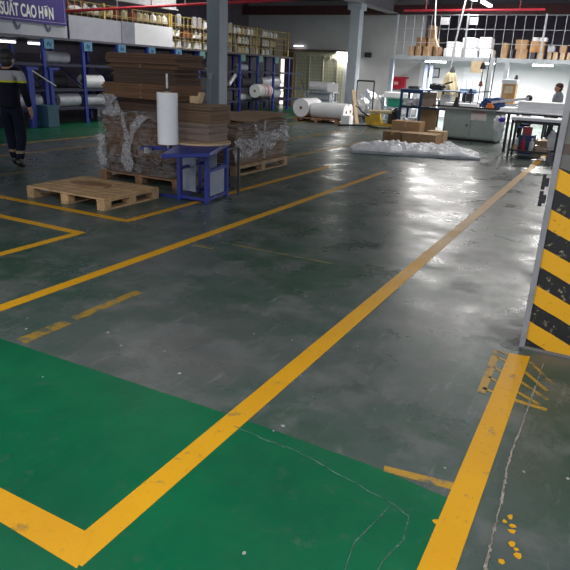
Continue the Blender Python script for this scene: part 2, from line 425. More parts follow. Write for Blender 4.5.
# ------------------------------------------------------------------ pallets
def pallet(x0, x1, y0, y1, label, m=pine, h=.14, group=None, name='wooden_pallet', slab=False):
    r = root(name, ((x0+x1)/2, (y0+y1)/2, 0), label, 'pallet', group)
    w, d = x1-x0, y1-y0
    n = 7
    for i in range(n):
        s = d/n
        ob('deck_board', B().box(x0, x1, y0+i*s+.006, y0+(i+1)*s-.006, h-.022, h+random.uniform(-.001, .001)), m, r, bev=.003)
    for i in range(3):
        xc = (x0+.06, (x0+x1)/2, x1-.06)[i]
        ob('stringer', B().box(xc-.06, xc+.06, y0, y1, h-.044, h-.024), m, r)
        ob('bottom_board', B().box(xc-.055, xc+.055, y0, y1, 0, .018), m, r)
        for j in range(3):
            yc = (y0+.06, (y0+y1)/2, y1-.06)[j]
            ob('block', B().box(xc-.062, xc+.062, yc-.055, yc+.055, .019, h-.045), m, r, bev=.004)
    return r
pallet(-6.24, -4.97, 5.04, 6.0, 'empty pine pallet on the floor in front of the brown carton stack')
ob('cardboard_sheet', B().poly([(-6.0, 5.5), (-5.72, 5.42), (-5.42, 5.52), (-5.46, 5.68), (-5.75, 5.70), (-5.98, 5.64)], .142, .156), carton_d, label='scrap of brown cardboard lying on the empty pallet', cat='cardboard')
pallet(-6.55, -5.12, 6.6, 7.4, 'dark pallet beneath the tallest film-wrapped carton stack', pine_d, .12)
pallet(-6.4, -5.12, 8.05, 9.75, 'pallet beneath the lower wrapped carton load at right', mat('mid_pallet_wood', (.36, .24, .14), .8, var=.3, dirt=.4), .15)

def bundle(x0, x1, y0, y1, z0, z1, label, m=brown, group=None, straps=2, rz=0, sh=.014):
    n = max(3, int((z1-z0)/(.03 if sh > .03 else .02))); t = (z1-z0)/n
    b = B(); cx, cy = (x0+x1)/2, (y0+y1)/2
    for i in range(n):
        dx, dy = random.uniform(-sh, sh), random.uniform(-sh, sh)
        b.box(x0+dx, x1+dx, y0+dy, y1+dy, z0+i*t+.001, z0+(i+1)*t-.0005, rz+random.uniform(-.012, .012), (cx, cy, z0))
    r = root('carton_bundle', (cx, cy, z0), label, 'cardboard', group)
    ob('sheets', b, m, r)
    for i in range(straps):
        x = x0+(x1-x0)*(i+1)/(straps+1); e = .017
        s = B().box(x-.004, x+.004, y0-e-.002, y0-e, z0+.004, z1).box(x-.006, x+.006, y0-e, y1+e, z1+.0005, z1+.0025).box(x-.006, x+.006, y1+e, y1+e+.002, z0+.004, z1)
        ob('strap', s, mat('pale_strap', (.30, .26, .22), .5), r)
    return r
# tallest stack : lower wrapped layers, then loose upper bundles
z = .125
lows = [.22, .20, .20, .20]
ordn = ['lowest', 'second', 'third', 'fourth', 'fifth', 'sixth', 'seventh', 'topmost']
for i, hh in enumerate(lows):
    bundle(-6.48+random.uniform(-.03, .03), -5.2, 6.68, 7.28, z, z+hh, 'brown flat carton bundle, %s layer of the tallest stack, under clear film' % ordn[i], (brown_c, brown, brown_b, brown)[i], 'bundles of the tallest carton stack', 0, 0, .024)
    z += hh
ups = [.21, .19, .20, .19]
for i, hh in enumerate(ups):
    bundle(-6.36+(.02, -.05, .05, -.02)[i], -5.17+(-.09, .04, -.05, .0)[i], 6.66+(.13, 0, .04, .01)[i], 7.24, z, z+hh, 'brown strapped carton bundle, %s layer of the tallest stack, above the film' % ordn[4+i], (brown_c, brown_b, brown_c, brown)[i], 'bundles of the tallest carton stack', 1 if i in (1, 3) else 0, 0, .04)
    z += hh
TOP = z
# film round the lower part
def shell(x0, x1, y0, y1, z0, z1, amp, seed, nseg=150, nz=26):
    rnd = random.Random(seed); ph = [rnd.uniform(0, 6.28) for _ in range(12)]
    P = 2*((x1-x0)+(y1-y0))
    def f(u, v):
        s = u*P; a, b_ = x1-x0, y1-y0
        if s < a: p, n = (x0+s, y0), (0, -1)
        elif s < a+b_: p, n = (x1, y0+s-a), (1, 0)
        elif s < 2*a+b_: p, n = (x1-(s-a-b_), y1), (0, 1)
        else: p, n = (x0, y1-(s-2*a-b_)), (-1, 0)
        w = sum(math.sin(s*(3+2.3*k)+v*(4+3*k)+ph[k]) for k in range(5))/5+.5*math.sin(s*21+v*17+ph[6])
        e = amp*(1+w)
        return (p[0]+n[0]*e, p[1]+n[1]*e, z0+(z1-z0)*v+.01*math.sin(s*9+ph[7])*(v > .9))
    return B().grid(f, nseg, nz)
r = root('stretch_film', (-5.85, 7.0, .125), 'clear stretch film wrapped round the lower half of the tallest carton stack', 'plastic film')
ob('wrap', shell(-6.55, -5.15, 6.63, 7.34, .13, 1.0, .018, 3), film, r, smooth=True)
def rope(pts, w, seed, nu=26, nv=8):
    rnd = random.Random(seed); ph = [rnd.uniform(0, 6.28) for _ in range(6)]
    V = [Vector(p) for p in pts]
    def f(u, v):
        t = u*(len(V)-1); i = min(int(t), len(V)-2); p = V[i].lerp(V[i+1], t-i)
        a = 2*PI*v; ww = w*(1+.35*math.sin(u*9+ph[0])+.2*math.sin(u*23+v*12+ph[1]))
        rr = 1+.35*math.sin(a*3+u*14+ph[2])
        return p+Vector((math.cos(a)*ww*rr, math.sin(a)*.022*rr, math.sin(a)*.01))
    return B().grid(f, nu, nv*2)
ob('bunched_film', rope([(-6.36, 6.60, 1.18), (-6.3, 6.6, 1.02), (-6.27, 6.59, .9)], .10, 1), film_t, r, smooth=True)
ob('bunched_film', rope([(-6.2, 6.6, 1.1), (-6.06, 6.6, .85), (-6.0, 6.58, .6)], .026, 2), film_t, r, smooth=True)
ob('bunched_film', rope([(-5.72, 6.60, .93), (-5.86, 6.59, .75), (-6.0, 6.58, .52), (-6.02, 6.58, .25), (-5.98, 6.6, .16)], .065, 3), film_t, r, smooth=True)
ob('bunched_film', rope([(-6.52, 6.62, .62), (-6.55, 6.62, .4), (-6.5, 6.62, .2)], .05, 4), film_t, r, smooth=True)

# right pallet load
z = .152
for i, hh in enumerate((.17, .17, .16, .17)):
    bundle(-6.3, -5.18, 8.12, 9.72, z, z+hh, 'tan flat carton bundle, %s layer of the low wrapped pallet load' % (ordn[i] if i < 3 else 'topmost'), brown2, 'bundles of the low wrapped load', 0, 0, .02)
    z += hh
r = root('stretch_film', (-5.75, 8.9, .2), 'crumpled clear film band round the low pallet load of cartons', 'plastic film')
def band(u, v):
    y = 8.0+1.78*u; zz = .38+.2*u+(v-.5)*(.30-.05*u)+.03*math.sin(u*17)
    return (-5.155+.02+.02*math.sin(u*31+v*9)+.012*math.sin(u*53+v*23), y, zz)
ob('film_band', B().grid(band, 70, 14), film_mat('banded_film', .2, .75, 22, (.66, .64, .66)), r, smooth=True)
ob('wrap', shell(-6.34, -5.15, 8.08, 9.76, .2, .8, .012, 8, 120, 14), film, r, smooth=True)
ob('bunched_film', rope([(-5.12, 8.2, .83), (-5.12, 8.6, .76), (-5.12, 8.75, .55)], .018, 14), film_t, r, smooth=True)
ob('bunched_film', rope([(-5.12, 8.9, .82), (-5.12, 8.93, .5), (-5.12, 8.9, .2)], .014, 15), film_t, r, smooth=True)
def flap(u, v):
    x = -6.3+1.25*u; y = 8.05+1.7*v
    return (x+.06*math.sin(v*11), y, z+.016+.035*(1+math.sin(u*3+v*6))*(.3+v*.6)*(1 if u > .2 else .4))
ob('cardboard_sheet', B().grid(flap, 16, 20), carton_d, label='warped loose brown cardboard sheet on top of the low pallet load', cat='cardboard', solid=.012)

# ------------------------------------------------------------------ blue wrapping table
r = root('wrapping_table', (-4.68, 6.6, 0), 'blue steel wrapping table with a grey side panel in front of the cartons', 'table')
TZ = .66
LG = [F(180, 200).xy, F(207, 204).xy, F(226, 196).xy]; LG.append(LG[0]+LG[2]-LG[1]); LG = [tuple(q) for q in LG]
for x, y in LG: ob('leg', B().box(x-.025, x+.025, y-.025, y+.025, 0, TZ-.04), blue, r, bev=.004)
ob('table_top', B().poly([tuple(F(*q, TZ).xy) for q in ((161, 154), (210, 153), (230, 142), (186, 139))], TZ-.05, TZ), blue, r, bev=.008)
for zz in (.05, .40):
    rb = B()
    for a, b_ in zip(LG, LG[1:]+LG[:1]):
        if zz == .40 and a == LG[0]: continue
        rb.bar((*a, zz), (*b_, zz), .035)
    ob('rail', rb, blue, r)
ob('side_panel', B().box(-4.82, -4.62, 6.30, 6.31, .08, .56), mat('grey_sheet_metal', (.24, .27, .33), .5), r)
ob('side_panel', B().box(-4.60, -4.47, 6.55, 6.56, .08, .56), mat('grey_sheet_metal', (.24, .27, .33), .5), r)
ob('end_panel', B().poly([(LG[1][0]*a+LG[2][0]*(1-a)+o, LG[1][1]*a+LG[2][1]*(1-a)) for a, o in ((.85, 0), (.85, .01), (.15, .01), (.15, 0))], .08, .38), mat('grey_sheet_metal', (.24, .27, .33), .5), r)
ob('arm', B().bar((-5.3, 6.2, .585), (-4.8, 6.24, .61), .05, .05).box(-5.34, -5.2, 6.12, 6.3, .56, .60), blue, r)
ob('roll_spindle', B().cyl((-4.95, 6.18, .61), (-4.95, 6.18, 1.50), .013), steel, r)
ob('clamp', B().box(-5.26, -5.18, 6.08, 6.14, .53, .60).cyl((-5.22, 6.08, .57), (-5.12, 6.06, .56), .022), steel, r)
ob('foot_bar', B().bar((-5.15, 6.1, .02), (-4.42, 6.2, .02), .04, .03), blue, r)
bp = F(238, 192)
ob('brace_post', B().cyl((bp.x, bp.y, 0), (bp.x, bp.y, .60), .018).cyl((LG[2][0], LG[2][1], .60), (bp.x, bp.y, .60), .014), steel_d, r)
r = root('film_roll', (-4.95, 6.18, .66), 'upright white roll of stretch film on the blue table spindle', 'film roll')
ob('film', B().ring((-4.95, 6.18, .665), (-4.95, 6.18, 1.285), .128, .04, 36), white_r, r, smooth=True)
ob('core', B().ring((-4.95, 6.18, .655), (-4.95, 6.18, 1.30), .039, .028, 18), carton, r)
ob('top_nut', B().cyl((-4.95, 6.18, 1.30), (-4.95, 6.18, 1.33), .045), black, r)
ob('cardboard_disc', B().cyl((-4.80, 6.66, TZ+.001), (-4.80, 6.66, TZ+.022), .40, n=48), carton_l, label='round cardboard disc lying on the blue wrapping table', cat='cardboard')
z = TZ+.024
for hh, m_, l in ((.23, brown3, 'greyish strapped carton bundle on the cardboard disc, lowest of three'), (.11, brown2, 'middle thin carton bundle on the blue table pile'), (.12, brown2, 'top thin carton bundle of the pile on the blue table')):
    bundle(-5.16, -4.56+.03*(z > .88), 6.52, 6.95, z, z+hh, l, m_, 'bundles on the blue table', 0, 0, .02); z += hh
ob('cardboard_flap', B().box(-4.34, -4.30, 7.16, 7.5, .66, .9).box(-4.34, -4.02, 7.5, 7.53, .66, .9), carton_d, label='dark folded cardboard piece standing between the two carton loads', cat='cardboard') if False else None
z += .001
r = root('small_box', (-4.98, 6.8, z), 'small beige open box lying on top of the blue table carton pile', 'box')
ob('body', B().box(-5.0, -4.87, 6.7, 6.8, z, z+.09), carton_l, r, bev=.004); ob('flap', B().box(-4.87, -4.84, 6.7, 6.8, z+.02, z+.14, ry=.3), carton_l, r)

# ------------------------------------------------------------------ left racks
RX0, RX1 = -13.0, -14.15
Y0 = 10.09; SP = 1.31
words = ['first', 'second', 'third', 'fourth', 'fifth', 'sixth', 'seventh', 'eighth', 'ninth', 'tenth', 'eleventh', 'twelfth']
proto = root('storage_rack', (RX0, Y0, 0), 'dark blue storage rack bay, %s from the left end of the row' % words[0], 'rack', 'blue rack bays along the left wall')
for x in (RX0, RX1):
    ob('upright', B().box(x-.04, x+.04, Y0-.045, Y0+.045, 0, 2.08), blue_r, proto)
ob('foot', B().box(RX0-.09, RX0+.09, Y0-.045, Y0+.045, 0, .02), blue_r, proto)
for z in (.42, .885, 1.5):
    ob('beam', B().box(RX0-.025, RX0+.025, Y0+.045, Y0+SP-.045, z-.05, z).box(RX1-.025, RX1+.025, Y0+.045, Y0+SP-.045, z-.05, z).box(RX1+.03, RX0-.03, Y0+.06, Y0+.09, z-.04, z).box(RX1+.03, RX0-.03, Y0+SP-.09, Y0+SP-.06, z-.04, z), mat('rack_beam_dark', (.02, .025, .07), .6), proto)
ob('brace', B().bar((RX1, Y0, .2), (RX0, Y0, .9), .025).bar((RX1, Y0, 1.6), (RX0, Y0, .9), .025), blue_r, proto)
for z in (.42, .885, 1.5): ob('shelf', B().box(RX1, RX0, Y0+.1, Y0+SP-.1, z+.002, z+.015), dgrey, proto)
for k in range(1, 12):
    dup(proto, (RX0, Y0+k*SP, 0), 'dark blue storage rack bay, %s from the left end of the row' % words[k])
# wheeled blue stand beside person
r = root('blue_stand', (-12.75, 10.7, 0), 'bright blue steel stand with slanting bar beside the walking person', 'stand')
ob('post', B().box(-12.79, -12.69, 10.62, 10.78, 0, 1.36), blue_r, r); ob('post', B().box(-12.79, -12.71, 11.30, 11.40, 0, 1.36), blue_r, r)
ob('head_plate', B().box(-12.8, -12.7, 10.6, 10.95, 1.36, 1.42), blue_r, r); ob('head_plate', B().box(-12.8, -12.7, 11.28, 11.6, 1.36, 1.42), blue_r, r)
ob('slanting_bar', B().bar((-12.7, 10.75, 1.34), (-12.7, 11.45, .98), .022), steel, r)
r = root('waste_bin', (-12.68, 11.1, 0), 'teal blue square bin on the floor under the film roll', 'bin')
ob('body', B().box(-12.88, -12.48, 10.93, 11.28, 0, .5), bin_m, r, bev=.02); ob('rim', B().box(-12.9, -12.46, 10.91, 11.30, .48, .53), bin_m, r)
def roll(x, y0, y1, z, r_, label, m=wrap_r, group=None, axis='Y', mats=None, core=True, name='film_roll'):
    a, b_ = ((x, y0, z), (x, y1, z)) if axis == 'Y' else ((y0, x, z), (y1, x, z))
    r = root(name, ((Vector(a)+Vector(b_))/2)-Vector((0, 0, r_)), label, 'film roll', group)
    ob('film', B().ring(a, b_, r_, .045, 32), m, r, smooth=True)
    va, vb = Vector(a), Vector(b_); d = (vb-va).normalized()*.02
    ob('core', B().ring(va-d, vb+d, .044, .03, 16), carton_d, r)
    return r
RR = 'film rolls on the blue racks'
roll(-13.2, 10.22, 11.30, .606, .17, 'grey film roll above the teal bin on the blue rack', wrap_r, RR)
roll(-13.2, 11.86, 12.60, .606, .17, 'grey film roll on the blue rack, next right of the teal bin', wrap_r, RR)
roll(-13.2, 12.82, 13.5, 1.081, .18, 'white film roll beside the left edge of the tall carton stack', white_r, RR)
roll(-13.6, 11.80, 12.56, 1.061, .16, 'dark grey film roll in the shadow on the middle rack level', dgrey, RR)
roll(-13.2, 12.82, 13.5, .586, .15, 'grey film roll low on the rack left of the tall carton stack', wrap_r, RR)
roll(-13.5, 11.86, 12.6, 1.666, .15, 'small grey film roll on the upper rack level left of the stack', wrap_r, RR)
rr = roll(-12.66, 21.15, 22.15, .80, .25, 'large white roll with red bands on the far rack', white_r, RR)
for a_, b_ in ((21.55, 21.61), (21.73, 21.88), (21.97, 22.03)): ob('red_band', B().ring((-12.66, a_, .80), (-12.66, b_, .80), .252, .2, 32), pink, rr, smooth=True)
rs = root('roll_cradle', (-12.66, 21.65, 0), 'dark cradle on the floor carrying the red-banded white roll', 'stand')
for y in (21.3, 22.0): ob('frame', B().bar((-12.88, y, 0), (-12.82, y, .62), .05).bar((-12.44, y, 0), (-12.50, y, .62), .05).box(-12.86, -12.46, y-.03, y+.03, .50, .545), steel_d, rs)
roll(-13.2, 22.3, 22.95, .676, .24, 'grey roll just behind the red-banded white roll', wrap_r, RR)
roll(-13.2, 22.35, 23.0, 1.101, .2, 'upper grey roll on the far rack above the red-banded roll', wrap_r, RR)
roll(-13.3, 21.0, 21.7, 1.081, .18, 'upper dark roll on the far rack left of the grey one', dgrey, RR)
roll(-13.3, 20.75, 21.5, 1.636, .12, 'thin grey roll on the top level of the far rack', wrap_r, RR)
roll(-13.2, 20.7, 21.75, .556, .12, 'long thin white roll low on the far rack', white_r, RR)
roll(-13.4, 23.3, 24.2, .676, .24, 'pale roll at the far end of the rack beside the bright gap', wrap_r, RR)
roll(-13.4, 23.3, 24.2, 1.121, .22, 'pale roll on the upper level at the far rack end', wrap_r, RR)
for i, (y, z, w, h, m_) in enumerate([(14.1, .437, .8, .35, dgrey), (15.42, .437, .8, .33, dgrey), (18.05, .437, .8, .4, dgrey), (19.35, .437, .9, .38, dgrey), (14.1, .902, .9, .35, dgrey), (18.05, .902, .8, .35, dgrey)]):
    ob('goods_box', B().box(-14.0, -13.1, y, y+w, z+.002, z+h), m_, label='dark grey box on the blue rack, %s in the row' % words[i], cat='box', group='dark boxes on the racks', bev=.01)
for i, (y, x) in enumerate([(20.15, 230)]):
    ob('white_tube', B().cyl((-13.1, 20.0, 1.02), (-13.1, 20.4, 1.36), .07, n=16), white_r, label='short white tube leaning on the rack right of the grey column', cat='tube')
# lamps under left deck
def tube_lamp(p, q, label, m=lamp, w=.07, power=0, col=(1, .97, .94), drop=.0, size=None):
    p, q = Vector(p), Vector(q); c_ = (p+q)/2
    r = root('tube_lamp', c_+Vector((0, 0, -.03)), label, 'lamp', 'fluorescent tube lamps')
    u = Vector((0, 0, .05))
    hs = ob('housing', B().bar(p+u, q+u, w+.03, .04), whitep, r); ob('tube', B().bar(p, q, w, .05), m, hs)
    if p.z > 4:
        for t in (.15, .85):
            c2 = p.lerp(q, t); ob('hanger', B().cyl((c2.x, c2.y, p.z+.06), (c2.x, c2.y, 4.6), .01, n=6), steel, r)
    if power:
        l = bpy.data.lights.new('lamp_glow', 'AREA'); l.shape = 'RECTANGLE'; l.energy = power; l.color = col
        l.size = (q-p).length; l.size_y = w*2
        o = bpy.data.objects.new('lamp_glow', l); COL.objects.link(o); o.location = c_+Vector((0, 0, -.06))
        d = q-p; o.rotation_euler = (0, 0, math.atan2(d.y, d.x)); o.parent = None
    return r
tube_lamp((-13.75, 10.7, 1.98), (-13.75, 11.2, 1.98), 'short lit tube lamp under the left deck above the walking person', lampsoft)
tube_lamp((-13.75, 11.62, 1.98), (-13.75, 12.0, 1.98), 'short lit tube lamp under the left deck, right of the first', lampsoft)
# deck, fascia, tags, banner
ob('storage_deck', B().box(-15.8, -12.95, 7.5, 24.8, 2.085, 2.14), mat('deck_edge', (.10, .10, .13), .6), label='long storage deck over the blue racks on the left', cat='deck')
FZ = 2.141
for i, (a, b_, z1, l) in enumerate([(7.5, 12.22, 2.52, 'long white board below the purple banner'), (12.30, 14.22, 2.71, 'grey fascia board right of the purple banner'), (14.25, 14.78, 2.72, 'narrow darker fascia board between two longer ones'), (14.80, 16.55, 2.72, 'bright white fascia board above the tall carton stack')]):
    m_ = [panel_w, mat('grey_panel', (.36, .37, .42), .6, var=.06), mat('darker_panel', (.25, .26, .31), .6), whitep][i]
    ob('fascia_board', B().box(-13.02, -12.99, a, b_, FZ if i else 2.12, z1), m_, label=l, cat='board', group='boards along the deck edge')
for i, y in enumerate((10.62, 11.52)):
    ob('hook', B().tube([(-12.97, y, 2.42), (-12.96, y+.05, 2.30), (-12.96, y+.10, 2.27), (-12.96, y+.14, 2.36)], .018).box(-12.99, -12.95, y-.02, y+.03, 2.38, 2.44), mat('blue_grey_steel', (.16, .18, .28), .5), label='blue-grey hook on the white board under the banner, %s of two' % ('left' if i == 0 else 'right'), cat='hook')
r = root('banner', (-12.93, 9.9, 2.5), 'purple banner with white capital letters hung on the left deck edge', 'sign')
ob('board', B().box(-12.98, -12.93, 7.6, 12.18, 2.43, 3.3), purple, r)
ob('border', B().box(-12.935, -12.925, 7.6, 12.15, 2.475, 2.49).box(-12.935, -12.925, 12.11, 12.125, 2.49, 3.3), mat('thin_border', (.30, .26, .42), .5), r)
tx = bpy.data.curves.new('lettering', 'FONT'); tx.body = 'SU\u1ea4T CAO H\u01a0N'; tx.size = .38; tx.extrude = .004; tx.offset = .010
to = bpy.data.objects.new('lettering', tx); COL.objects.link(to); tx.materials.append(letter); to.parent = r
bpy.context.view_layer.update()
tw = max(.1, to.dimensions.x)
to.rotation_euler = (PI/2, 0, PI/2); to.scale = (1.54/tw, 1, 1)
to.location = Vector((-12.925, 10.21, 2.55))-Vector((-12.93, 9.9, 2.5))
bpy.context.view_layer.update()
dg = bpy.context.evaluated_depsgraph_get(); lm = bpy.data.meshes.new_from_object(to.evaluated_get(dg)); lo = bpy.data.objects.new('letters', lm); COL.objects.link(lo)
lo.parent = r; lo.location = to.location; lo.rotation_euler = to.rotation_euler; lo.scale = to.scale; bpy.data.objects.remove(to)
TY = [11.55+1.31*k for k in range(-1, 10)]
for i, y in enumerate(TY):
    if y < 10.5: continue
    far = y > 17
    tb = root('hanging_tag', (-12.93, y, 1.88), 'small %s hanging tag under the deck edge, %s from the left' % ('green' if far else 'blue', words[i-1]), 'tag', 'tags under the deck edge')
    ob('card', B().box(-12.945, -12.935, y-.15, y+.15, 1.86, 2.085), tagg if far else tagm, tb)
    if not far: ob('emblem', B().tube([(-12.93, y-.07, 1.92), (-12.93, y-.02, 2.03), (-12.93, y+.03, 1.93), (-12.93, y+.08, 2.02)], .01, 6), mat('tag_mark', (.05, .12, .24), .6), tb)
# deck fence
def fence(axis, c0, a, b_, z0, z1, nh, step, m, label, rad=.011, name='mesh_fence', posts=None):
    cen = (c0, (a+b_)/2, z0) if axis == 'Y' else ((a+b_)/2, c0, z0)
    r = root(name, cen, label, 'fence'); P = (lambda t, z: (c0, t, z)) if axis == 'Y' else (lambda t, z: (t, c0, z))
    w = B(); n = int((b_-a)/step)
    for i in range(n+1): w.cyl(P(a+i*step, z0), P(a+i*step, z1), rad, n=5)
    for j in range(nh+1): w.cyl(P(a, z0+(z1-z0)*(j+.001)/nh), P(b_, z0+(z1-z0)*(j+.001)/nh), rad, n=5)
    ob('mesh', w, m, r)
    n = max(1, round((b_-a)/2.6))
    for i in range(n+1):
        t = a+(b_-a)*i/n; p = P(t, 0); ob('post', B().box(p[0]-.03, p[0]+.03, p[1]-.03, p[1]+.03, z0, z1+.04), m, r)
    return r
fence('Y', -13.08, 8, 16.5, 2.145, 3.08, 4, .22, gold, 'gold wire fence above the fascia boards on the left deck', .011)
fence('Y', -13.08, 16.6, 24.5, 2.145, 3.08, 4, .22, gold, 'gold wire fence at the far open end of the left deck', .011)
# goods on the left deck : upright spools in rows on shelves
def spool_proto(name, m, m2, prof):
    b = B()
    for (z0, r0), (z1, r1) in zip(prof, prof[1:]): b.cyl((0, 0, z0), (0, 0, z1), r0, r1, n=12)
    return ob(name, b, m, loc=(0, 0, 0), smooth=True)
sp = [spool_proto('thread_spool', mat('white_thread', (.85, .85, .84), .8), None, [(0, .09), (.02, .11), (.2, .09), (.22, .04), (.26, .035)]),
      spool_proto('thread_spool', mat('cream_thread', (.58, .50, .34), .8), None, [(0, .10), (.02, .11), (.2, .10), (.22, .03), (.25, .03)]),
      spool_proto('thread_spool', mat('rust_thread', (.26, .07, .04), .8), None, [(0, .10), (.02, .11), (.21, .09), (.23, .03), (.25, .03)]),
      spool_proto('thread_spool', mat('grey_thread', (.36, .36, .40), .8), None, [(0, .09), (.34, .09), (.36, .03)])]
lab = ['white spool on the left deck shelf behind the gold fence', 'cream spool on the left deck shelf behind the gold fence', 'rust red spool on the left deck shelf behind the gold fence', 'grey wrapped tube standing on the left deck shelf']
cnt = 0
used = set()
def put(k, p):
    global cnt
    o = sp[k] if k not in used else sp[k].copy()
    if k in used: COL.objects.link(o)
    used.add(k); o.location = p; tag(o, lab[k], 'spool', ['white', 'cream', 'rust', 'grey'][k]+' spools on the left deck'); cnt += 1
SH = [2.145, 2.47, 2.795]
for lv, zz in enumerate(SH):
    n = int((24.2-12.2)/.31)
    for i in range(n):
        y = 12.3+i*.31+random.uniform(-.03, .03)
        if y < 16.4 and lv < 2: continue
        if random.random() < .10: continue
        if y < 16: k = random.choice([2, 2, 1, 0, 2])
        elif y < 19.5: k = random.choice([0, 0, 0, 1, 3, 0, 2])
        else: k = random.choice([0, 0, 0, 1, 3])
        put(k, (-13.35+random.uniform(-.04, .04), y, zz+(.02 if lv else .002)))
for j, (a, b_) in enumerate(((12.1, 16.4), (16.5, 20.4), (20.5, 24.4))):
    r = root('goods_shelf', (-13.5, (a+b_)/2, 2.14), ['open shelf of spools on the deck above the fascia boards', 'open shelf of white spools on the deck left of the grey column', 'open shelf of spools at the far end of the left deck'][j], 'shelf')
    for zz in SH[1:]: ob('shelf_board', B().box(-13.7, -13.2, a, b_, zz, zz+.018), mat('shelf_wood', (.22, .15, .09), .7), r)
    for y in (a+.02, (a+b_)/2, b_-.02):
        ob('post', B().box(-13.72, -13.68, y-.02, y+.02, 2.142, 3.1), steel_d, r)
        ob('post', B().box(-13.22, -13.18, y-.02, y+.02, 2.142, 2.79), steel_d, r)
for i, y in enumerate((12.62, 13.05)):
    ob('white_bag', B().ball((-13.2, y+.1, 2.90), .2, (.5, 1.2, .42)), whitep, smooth=True, label='white folded bag peeping over the fascia board, %s of two' % ('left' if i == 0 else 'right'), cat='bag')
# red pipes
def pipe(p, q, r_, label, hang=4.6, n=6):
    p, q = Vector(p), Vector(q); r = root('red_pipe', (p+q)/2, label, 'pipe'); ob('pipe', B().cyl(p, q, r_, n=12), red, r, smooth=True)
    for i in range(n):
        c_ = p.lerp(q, (i+.5)/n)
        if c_.z < hang-.05: ob('hanger', B().cyl(c_, (c_.x, c_.y, hang), .012, n=6), steel if i % 2 else red, r)
p, q = A(65.5, 11.2, 11.95), A(300, -1.0, 15.4)
pipe(p, q, .035, 'bright red sprinkler pipe crossing above the left deck', 4.6, 7)
pipe(A(404, 10.5, 22), A(545, 9.5, 22), .035, 'red sprinkler pipe below the ceiling above the right cage', 4.6, 3)
pipe((-16, 20, 4.16), (-9.6, 20, 4.16), .03, 'dark red ceiling pipe left of the pale grey column', 4.4, 3)

